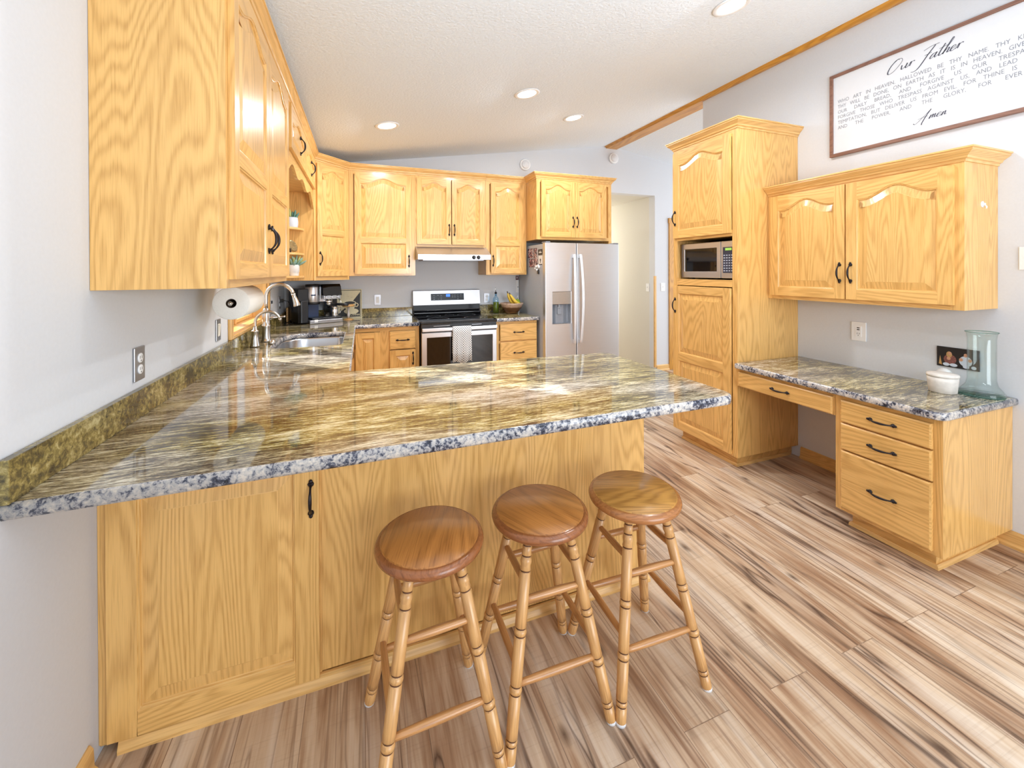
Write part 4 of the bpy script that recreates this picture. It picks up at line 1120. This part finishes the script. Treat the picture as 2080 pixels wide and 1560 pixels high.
m = MB(TS_); m.box((.12, -.0052, .262), (.162, -.0015, .275)); m.build('badge', plain('badge_blue', (50, 66, 96), .3), r)
m = MB(TS_); m.box((.10, .10, .05), (.225, .2, .20)); m.build('water_tank', TANKBLUE, r, bev=.004)
m = MB(TS_); m.prism([(-.03, .26), (-.005, .345), (.02, .37), (.25, .37), (.25, .26)], 'x', .225, .40); m.build('control_head', BLACKGL, r, bev=.004)
m = MB(TS_)
for x in (.255, .31, .365): m.lathe([(.013, 0), (.013, .008), (.010, .01)], (x, -.014, .245), 14, axis=(0, -1, .2))
m.box((.235, -.012, .225), (.395, .02, .262)); m.build('button_row', CHROME, r, bev=.001)
m = MB(TS_); m.lathe([(.034, .225), (.034, .185), (.03, .178)], (.30, .05, 0), 24); m.build('group_head', CHROME, r)
m = MB(TS_); m.lathe([(.032, .188), (.032, .165), (.018, .158), (.014, .14)], (.30, .05, 0), 20); m.tube([(.315, .035, .176), (.37, -.05, .172), (.42, -.12, .17)], [.009, .0125, .0135], 12, mi=1); m.build('portafilter', [CHROME, BLACKPL], r)
m = MB(TS_); m.tube([(.385, .02, .23), (.395, -.01, .2), (.39, -.02, .10)], .005, 8); m.build('steam_wand', CHROME, r)
m = MB(TS_); m.box((.095, -.05, .0), (.40, .26, .036)); m.box((.12, -.04, .036), (.395, .1, .0545), mi=1); m.build('drip_tray', [STEELD, BLACKPL], r, bev=.005)
m = MB(TS_); m.box((.135, -.0515, .015), (.165, -.0495, .04)); m.build('tray_sticker', WHITEPL, r)
m = MB(TS_); m.box((.33, .1, .054), (.40, .26, .26)); m.build('rear_column', BLACKPL, r)
m = MB(TS_); m.lathe([(.035, .0545), (.036, .06), (.033, .11), (.03, .14), (.032, .148), (.030, .148), (.028, .14), (.030, .06), (0, .058)], (.345, .02, 0), 22, cap=False); m.tube([(.378, .01, .135), (.40, .005, .12), (.395, .005, .085), (.378, .012, .075)], .004, 8)
tag(m.build('milk_jug', CHROME, recalc=False), 'small steel milk jug on the drip tray of the espresso machine', 'jug')
m = MB(TS_); m.lathe([(.022, .0545), (.027, .10), (.0255, .10), (.021, .058), (0, .057)], (.275, .02, 0), 18, cap=False)
tag(m.build('shot_glass', JARGL, recalc=False), 'clear shot glass under the portafilter of the espresso machine', 'glass')
# coffee sign
r = thing('coffee_sign', 'square cream and black coffee cup sign leaning on the back wall', 'sign', (.62, -.04, ZS))
T = FR(.475, -.062, ZS + .001, 0) @ Matrix.Rotation(math.radians(-4.5), 4, 'X'); sw_ = .255; sh = .305
m = MB(T); m.box((0, 0, 0), (sw_, .012, sh)); m.build('board', CREAM, r, bev=.001)
m = MB(T)
def flat(m, poly, y, mi): m.face([(p[0], y, p[1]) for p in poly][::1], 'z', mi)
def ell(cx, cz, a, b, n=24, t0=0, t1=2*PI): return [(cx + a*math.cos(t0 + (t1-t0)*i/n), cz + b*math.sin(t0 + (t1-t0)*i/n)) for i in range(n if t1 - t0 > 6.2 else n + 1)]
def ringf(m, a, b, y, mi):
    n = len(a)
    for i in range(n): m.face([(a[i][0], y, a[i][1]), (a[(i+1) % n][0], y, a[(i+1) % n][1]), (b[(i+1) % n][0], y, b[(i+1) % n][1]), (b[i][0], y, b[i][1])], 'z', mi)
ou = [(.008, .008), (sw_ - .008, .008), (sw_ - .008, sh - .008), (.008, sh - .008)]
ringf(m, ou, offset(ou, .005), -.0006, 0)
flat(m, [(.018, .018), (sw_ - .018, .018), (sw_ - .018, sh - .03), (.15, .16), (.018, .05)], -.0006, 0)
flat(m, ell(.15, .075, .072, .03), -.0011, 1)
flat(m, [(.075, .165)] + ell(.135, .165, .06, .085, 20, PI, 2*PI), -.0015, 1)
flat(m, ell(.135, .165, .06, .02), -.0019, 1); flat(m, ell(.137, .163, .052, .015), -.0023, 0)
ringf(m, ell(.197, .14, .024, .022), ell(.197, .14, .016, .014), -.0015, 1)
for q in range(4):
    cx_ = .05 + q*.035; zz = .235 + .01*math.sin(q*1.3)
    pts = [(cx_ + .011*math.cos(a), zz + .012*math.sin(a)) for a in [q + i*.5 for i in range(8)]]
    for a, b in zip(pts, pts[1:]): flat(m, [a, b, (b[0], b[1] + .004), (a[0], a[1] + .004)], -.0009, 2)
m.build('printed_design', [SIGNBLK, CREAM, SIGNSHADE], r, weld=False, recalc=False)
def text_mesh(m, body, T, size, mi=0, font_scale=(1, 1), align='LEFT'):
    cu = bpy.data.curves.new('t', 'FONT'); cu.body = body; cu.size = size; cu.align_x = align; cu.resolution_u = 2
    o = bpy.data.objects.new('t', cu); C.objects.link(o)
    dg = bpy.context.evaluated_depsgraph_get(); me = bpy.data.meshes.new_from_object(o.evaluated_get(dg))
    C.objects.unlink(o); bpy.data.objects.remove(o)
    vs = [m.bm.verts.new(T @ Vector((v.co.x*font_scale[0], 0, v.co.y*font_scale[1]))) for v in me.vertices]
    wd_ = max([v.co.x for v in me.vertices] or [0])*font_scale[0]
    for p in me.polygons:
        try: f = m.bm.faces.new([vs[i] for i in p.vertices]); f.material_index = mi
        except ValueError: pass
    bpy.data.meshes.remove(me)
    return wd_
m = MB(); text_mesh(m, 'Coffee', TR(T, .135, -.0012, .03), .036, 0, (1.0, 1))
m.build('lettering', CREAM, r, weld=False, recalc=False)
# wood-topped stand in front of the sign
r = thing('wooden_stand', 'small wood-topped glass pedestal stand in front of the coffee sign', 'stand', (.60, -.16, ZS))
m = MB(); m.lathe([(.05, 0), (.05, .006), (.03, .01), (.012, .018)], (.60, -.16, ZS), 24); m.lathe([(.055, .135), (.058, .14), (.058, .152), (.055, .156)], (.60, -.16, ZS), 28); m.build('disc', TAN, r)
m = MB(); m.lathe([(.009, .012), (.014, .05), (.008, .08), (.012, .135)], (.60, -.16, ZS), 16); m.build('stem', plain('pale_glass_stem', (206, 196, 190), .2), r)

# ------------------------------------------------------------------ counter right of the range
r = thing('oil_bottle', 'glass olive oil bottle with pourer beside the range', 'bottle', (2.19, -.13, ZS))
bx, by = 2.19, -.13
m = MB(); m.lathe([(0, 0.001), (.034, .001), (.036, .006), (.036, .155), (.033, .172), (.022, .19), (.0125, .20), (.0115, .235), (.0105, .235), (.0105, .20)], (bx, by, ZS), 24, cap=False); m.build('glass', BOTTLEGL, r, recalc=False)
m = MB(); m.lathe([(0, .006), (.0335, .006), (.0335, .13), (0, .13)], (bx, by, ZS), 24, cap=False); m.build('oil', OIL, r)
m = MB(); m.lathe([(.014, .225), (.014, .243), (.011, .246)], (bx, by, ZS), 16); m.build('collar', BLACKPL, r)
m = MB(); m.tube([(bx, by, ZS + .24), (bx - .002, by, ZS + .27), (bx - .008, by - .01, ZS + .30)], [.005, .0045, .003], 10); m.build('pourer', CHROME, r)
bcx, bcy = 2.352, -.225; BR = .135
r = thing('fruit_bowl', 'banded dark wooden fruit bowl on the counter by the refrigerator', 'bowl', (bcx, bcy, ZS))
m = MB(); m.lathe([(0, 0.0005), (.05, .0005), (.06, .004), (.09, .035), (.115, .075), (BR - .004, .11), (BR, .122), (BR - .007, .123), (.108, .078), (.083, .042), (.05, .014), (0, .012)], (bcx, bcy, ZS), 40, cap=False)
m.build('shell', BOWLW, r)
def banana(label, pts, rads):
    n = len(pts); r = thing('banana', label, 'banana', pts[0], 'bananas in the fruit bowl')
    P = [Vector(p) for p in pts]; Q = []; RR = []
    for i in range(n - 1):
        for k in range(4):
            Q.append(P[i].lerp(P[i+1], k/4)); RR.append(rads[i] + (rads[i+1] - rads[i])*k/4)
    Q.append(P[-1]); RR.append(rads[-1])
    for _ in range(3): Q = [Q[0]] + [(Q[i-1] + Q[i]*2 + Q[i+1])/4 for i in range(1, len(Q) - 1)] + [Q[-1]]
    m = MB(); m.tube(Q, RR, 7); m.build('peel', BANANA, r)
    m = MB(); d = (Q[-1] - Q[-2]).normalized(); m.tube([Q[-1] - d*.004, Q[-1] + d*.01, Q[-1] + d*.022], [.0075, .0065, .008], 8); m.build('stem', BANTIP, r)
    return r
banana('banana standing up leftmost in the fruit bowl', [(2.44, -.215, ZS + .085), (2.385, -.225, ZS + .10), (2.335, -.23, ZS + .145), (2.308, -.235, ZS + .205), (2.300, -.235, ZS + .235)], [.008, .019, .02, .017, .008])
banana('banana leaning against the upright one in the fruit bowl', [(2.455, -.262, ZS + .10), (2.42, -.268, ZS + .11), (2.372, -.272, ZS + .14), (2.335, -.268, ZS + .195), (2.320, -.262, ZS + .222)], [.008, .019, .02, .016, .008])
r = thing('pear', 'green-yellow pear poking out of the fruit bowl at the right', 'fruit', (2.44, -.17, ZS + .06))
m = MB(); m.lathe([(0, .0), (.03, .008), (.042, .035), (.036, .065), (.022, .09), (.012, .105), (0, .108)], (2.442, -.175, ZS + .055), 20, cap=False); m.build('flesh', GREENGL, r)
m = MB(); m.tube([(2.442, -.175, ZS + .16), (2.445, -.175, ZS + .178)], .0025, 6); m.build('stem', BANTIP, r)
r = thing('wall_organizer', 'narrow white strip with dark top hung on the wall beside the refrigerator', 'wall holder', (2.575, -.01, 1.14))
m = MB(); m.box((2.49, -.012, 1.14), (2.519, -.0005, 1.30)); m.build('white_strip', WHITEPL, r, bev=.002)
m = MB(); m.box((2.487, -.016, 1.295), (2.519, -.0005, 1.345)); m.box((2.494, -.0175, 1.31), (2.503, -.016, 1.335), mi=1); m.build('dark_top', [MAROON, WHITEPL], r, bev=.002)
m = MB(); m.box((2.505, -.024, 1.205), (2.513, -.012, 1.213)); m.build('hook', BLACKPL, r)
m = MB(); m.box((2.49, -.02, 1.012), (2.519, -.0005, 1.105)); tag(m.build('white_canister', WHITEPL, bev=.004), 'small white box on the wall below the white strip, behind the bowl', 'box')

# ------------------------------------------------------------------ plants and decor on the corner shelves
def leafy(m, c, n, L, rad, mi0, spread=1.0, seed=1, mi1=None):
    q = random.Random(seed)
    for i in range(n):
        a = q.random()*2*PI; el = q.uniform(.35, 1.35); l = L*q.uniform(.6, 1.1)
        d = Vector((math.cos(a)*math.cos(el)*spread, math.sin(a)*math.cos(el)*spread, math.sin(el)))
        p0 = Vector(c) + Vector((math.cos(a), math.sin(a), 0))*rad*q.uniform(0, .7)
        pts = [p0 + d*l*t + Vector((0, 0, .12*l*t*t)) for t in (0, .3, .6, .85, 1)]
        m.tube(pts, [.004, .0085, .0095, .0065, .0012], 6, mi=mi0 if q.random() < .7 or mi1 is None else mi1)
r = thing('potted_succulent', 'dark green succulent in a textured grey-white pot on the top corner shelf', 'plant', (.168, -.715, 1.783))
m = MB(); prof = []
for i in range(19): prof.append((.046 + .004*math.sin(i/18*PI) + (.0012 if i % 2 else 0), i*.0047))
m.lathe([(.03, 0)] + prof + [(.042, .086), (.042, .07)], (.168, -.715, 1.783), 32, cap=False); m.build('pot', plain('grey_white_pot', (206, 212, 220), .6, bump=.4, bscale=180), r)
m = MB(); m.lathe([(0, .076), (.043, .074)], (.168, -.715, 1.783), 20, cap=False); m.build('soil', SOIL, r)
m = MB(); leafy(m, (.168, -.715, 1.857), 26, .075, .035, 0, .6, 4, 1); m.build('leaves', [SUCC, SUCCTIP], r)
r = thing('potted_succulent', 'pale green succulent in a smooth white pot on the lowest corner shelf', 'plant', (.185, -.715, 1.37))
m = MB(); m.lathe([(0, 0.0005), (.034, .0005), (.036, .004), (.037, .03), (.041, .033), (.044, .09), (.045, .094), (.041, .094), (.040, .08)], (.185, -.715, 1.37), 32, cap=False); m.build('pot', WHITECER, r)
m = MB(); m.lathe([(0, .084), (.041, .082)], (.185, -.715, 1.37), 20, cap=False); m.build('soil', SOIL, r)
m = MB(); leafy(m, (.185, -.715, 1.455), 40, .085, .035, 0, 1.0, 9, 1); m.build('leaves', [SUCC2, SUCCTIP], r)
r = thing('decor_plate', 'oval gilded plate on a dark easel on the middle corner shelf', 'decoration', (.175, -.715, 1.568))
T = Matrix.Translation((.175, -.72, 1.626)) @ Matrix.Rotation(math.radians(35), 4, 'Z') @ Matrix.Rotation(math.radians(-30), 4, 'Y')
m = MB(T); m.rings([[(a*math.cos(t), y, b*math.sin(t)) for t in [2*PI*i/28 for i in range(28)]] for a, b, y in ((.032, .052, .004), (.034, .055, 0), (.032, .052, -.005), (.022, .038, -.003), (.0005, .0005, -.003))], True, 'z', 0, True, True)
m.build('plate', plain('antique_gold', (170, 146, 100), .35, .5, bscale=120, var=.5), r)
m = MB(); m.box((.15, -.735, 1.568), (.165, -.70, 1.61)); m.tube([(.16, -.70, 1.569), (.15, -.68, 1.60), (.165, -.71, 1.65)], .003, 6); m.build('easel', BLACKPL, r)

# ------------------------------------------------------------------ things on the desk
cx_, cy_ = 3.60, -3.41
r = thing('lidded_crock', 'whitewashed pottery crock with lid on the desk counter', 'crock', (cx_, cy_, DZ))
m = MB(); m.lathe([(0, 0.0005), (.05, .0005), (.054, .004), (.059, .06), (.061, .085), (.057, .085), (.05, .02), (0, .015)], (cx_, cy_, DZ), 36, cap=False); m.build('body', CROCK, r)
m = MB(); m.lathe([(0, .083), (.062, .083), (.063, .092), (.060, .098), (.03, .102), (0, .103)], (cx_, cy_, DZ), 36, cap=False); m.build('lid', CROCK, r)
r = thing('white_dish', 'folded white cloth bundle between the crock and the glass vase', 'cloth', (3.70, -3.372, DZ))
m = MB(); n = 18; rows = []
for i in range(11):
    a = PI*i/10; rows.append([(3.702 + (.040 + .005*math.sin(3*t + i))*max(math.sin(a), .002)*math.cos(t), -3.372 + (.036 + .005*math.sin(2*t + 1.3*i))*max(math.sin(a), .002)*math.sin(t), DZ + .055 - .0545*math.cos(a)) for t in [2*PI*j/n for j in range(n)]])
m.rings(rows); m.build('cloth', WHITECER, r); r.name = 'cloth_bundle'
vx, vy = 3.705, -3.515
r = thing('glass_vase', 'tall pale aqua glass vase with flared foot on the desk counter', 'vase', (vx, vy, DZ))
m = MB(); prof = [(.082, .008), (.082, .02), (.072, .035), (.057, .055), (.052, .085), (.0515, .18), (.052, .29), (.055, .318), (.060, .325)]
m.lathe(prof + [(.058, .325), (.053, .317), (.0495, .29), (.049, .18), (.0495, .085), (.054, .058), (.068, .038), (.077, .022), (0, .02)], (vx, vy, DZ), 48, cap=False); m.build('glass', VASEGLASS, r, recalc=False)
m = MB(); m.lathe([(0, .0005), (.078, .0005), (.0825, .004), (.0825, .009), (.07, .013), (0, .013)], (vx, vy, DZ), 48, cap=False); m.build('foot', VASEBASE, r, recalc=False)
m = MB(); m.lathe([(.0585, .324), (.0605, .3255), (.0605, .327), (.058, .327), (.0585, .324)], (vx, vy, DZ), 48, cap=False); m.build('rim', VASEBASE, r, recalc=False)
# framed family photo on the wall
r = thing('photo_print', 'dark family photo on the right wall behind the vase and crock', 'photo', (W, -3.38, .9))
T = FR(W - .004, -3.30, .86, -90); pw, phh = .17, .11
m = MB(T); m.box((0, -.004, 0), (pw, .0035, phh)); m.build('print', PHOTOBG, r)
m = MB(T); y = -.0046
for cx2, top, hair in ((.055, .082, 1), (.118, .086, 0)):
    flat(m, ell(cx2, .043, .026, .028), y, 3 if hair else 2)
    if hair: flat(m, ell(cx2 - .003, .07, .012, .017), y - .0003, 1)
    flat(m, ell(cx2, .076, .0075, .010), y - .0006, 0)
for cx2, cz2 in ((.05, .048), (.10, .05), (.135, .05)): flat(m, ell(cx2, cz2, .008, .009), y - .0009, 0)
for cx2, a in ((.04, .014), (.07, .016), (.12, .013), (.15, .01)): flat(m, ell(cx2, .014, a, .009), y - .0009, 2)
flat(m, [(.008, .012), (.022, .008), (.014, .06)], y, 1)
m.build('printed_design', [SKIN, HAIRB, PHOTOW, PHOTOR], r, weld=False, recalc=False)

# ------------------------------------------------------------------ wall sign with writing
SYL, SWD, SZ0, SZ1 = -2.743, 1.14, 2.183, 2.745
r = thing('wall_sign', 'large white framed prayer sign on the right wall above the cabinets', 'sign', (W - .01, SYL - SWD/2, SZ0))
T = FR(W - .026, SYL, SZ0, -90); sh = SZ1 - SZ0
m = MB(T); m.plate_hole(0, SWD, 0, sh, .02, SWD - .02, .02, sh - .02, 0, .025, g='x'); m.build('frame', WALNUT, r, bev=.0015)
m = MB(T); m.box((.018, .011, .018), (SWD - .018, .018, sh - .018)); m.build('board', SIGNWHITE, r)
m = MB()
lines = ['WHO ART IN HEAVEN, HALLOWED BE THY NAME. THY KINGDOM COME,', 'THY WILL BE DONE, ON EARTH AS IT IS IN HEAVEN. GIVE US THIS DAY', 'OUR DAILY BREAD, AND FORGIVE US OUR TRESPASSES, AS WE', 'FORGIVE THOSE WHO TRESPASS AGAINST US, AND LEAD US NOT INTO', 'TEMPTATION, BUT DELIVER US FROM EVIL. FOR THINE IS THE KINGDOM,', 'AND THE POWER, AND THE GLORY, FOR EVER AND EVER.']
x0, x1 = .047, SWD - .047
for k, ln in enumerate(lines):
    z = .372 - .0355*k - .012
    words = ln.split(); ws = []
    tmp = MB()
    for wv in words: ws.append(text_mesh(tmp, wv, Matrix.Identity(4), .0335, 0, (.80, 1)))
    tmp.bm.free()
    sc_ = min(1.0, (x1 - x0 - .012*(len(words) - 1))/sum(ws)); gap = (x1 - x0 - sum(ws)*sc_)/(len(words) - 1); x = x0
    for wv, ww in zip(words, ws):
        text_mesh(m, wv, TR(T, x, .0104, z), .0335, 0, (.80*sc_, 1)); x += ww*sc_ + gap
m.build('prayer_text', INKGREY, r, weld=False, recalc=False)
# calligraphy drawn as pen strokes
GL = {  # each glyph: strokes of (x, y) in units of x-height, plus advance
 'O': ([[(1.5, 2.4), (.9, 2.5), (.2, 1.6), (0, .5), (.35, -.1), (1.1, .1), (1.8, 1.0), (2.1, 1.9), (1.8, 2.5), (1.1, 2.6), (.6, 2.2)]], 2.5),
 'F': ([[(.2, 2.2), (1.2, 2.6), (2.6, 2.7)], [(2.0, 2.6), (1.4, 1.2), (.7, -.9), (.1, -1.5), (-.6, -1.4)], [(.8, 1.1), (1.9, 1.3)]], 2.0),
 'A': ([[(-.8, -.3), (-.2, -.5), (.8, .9), (1.7, 2.4)], [(1.7, 2.4), (1.3, .9), (1.1, -.6), (1.2, -1.1)], [(-.2, .5), (.8, .75), (1.7, .8)]], 2.1),
 'u': ([[(0, .9), (.15, .2), (.4, 0), (.8, .5), (.95, 1)], [(.95, 1), (.9, .2), (1.15, 0), (1.4, .3)]], 1.35),
 'r': ([[(0, .1), (.2, .9), (.35, .8), (.3, .1)], [(.35, .7), (.7, 1.0), (.95, .85)]], .95),
 'a': ([[(.8, .9), (.3, .8), (.05, .2), (.35, 0), (.75, .6), (.9, 1)], [(.9, 1), (.8, .2), (1.0, 0), (1.3, .3)]], 1.2),
 't': ([[(.6, 2.1), (.3, .8), (.3, .1), (.6, 0), (.9, .3)], [(-.1, 1.4), (1.1, 1.6)]], .85),
 'h': ([[(0, .1), (.6, 1.6), (.9, 2.5), (.7, 2.7), (.4, 1.5), (.1, 0)], [(.1, .1), (.6, .9), (.85, .8), (.75, .1), (1.2, .2)]], 1.15),
 'e': ([[(.1, .4), (.7, .65), (.6, 1.0), (.2, .8), (.1, .25), (.4, 0), (.95, .3)]], .9),
 'm': ([[(0, 0), (.2, .9), (.2, 0)], [(.2, .4), (.6, .95), (.65, .1)], [(.65, .4), (1.05, .95), (1.1, .1), (1.5, .3)]], 1.45),
 'n': ([[(0, 0), (.2, .9), (.2, 0)], [(.2, .4), (.6, .95), (.7, .1), (1.05, .3)]], 1.0),
 '.': ([[(0, 0), (.08, .06)]], .3), ' ': ([], .8)}
m = MB(T)
def script(txt, x, z, s):
    slant = .42
    for ch in txt:
        st, adv = GL[ch]
        for pts in st:
            P = [Vector((x + (px_ + py_*slant)*s, .0102, z + py_*s)) for px_, py_ in pts]
            Q = [P[0]]
            for i in range(len(P) - 1):
                p0 = P[max(i-1, 0)]; p1 = P[i]; p2 = P[i+1]; p3 = P[min(i+2, len(P)-1)]
                for k in range(1, 7):
                    t = k/6; Q.append(.5*((2*p1) + (p2 - p0)*t + (2*p0 - 5*p1 + 4*p2 - p3)*t*t + (3*p1 - p0 - 3*p2 + p3)*t**3))
            L = []
            for i in range(len(Q)):
                d = Q[min(i+1, len(Q)-1)] - Q[max(i-1, 0)]; d.normalize() if d.length else None
                wd2 = s*(.045 + .085*max(0, -d.z if d.length else 0)**1.5)
                nn = Vector((-d.z, 0, d.x)); L.append((Q[i] + nn*wd2, Q[i] - nn*wd2))
            for i in range(len(L) - 1): m.face([L[i][0], L[i+1][0], L[i+1][1], L[i][1]], 'z')
        x += adv*s
for txt_, x_, z_, s_ in (('Our', .325, .432, .0265), ('Father', .325 + 5.6*.0265, .432, .0265), ('Amen.', .475, .09, .0225)):
    m = MB(T); script(txt_, x_, z_, s_); m.build('script_lettering', INKDARK, r, weld=False, recalc=False)
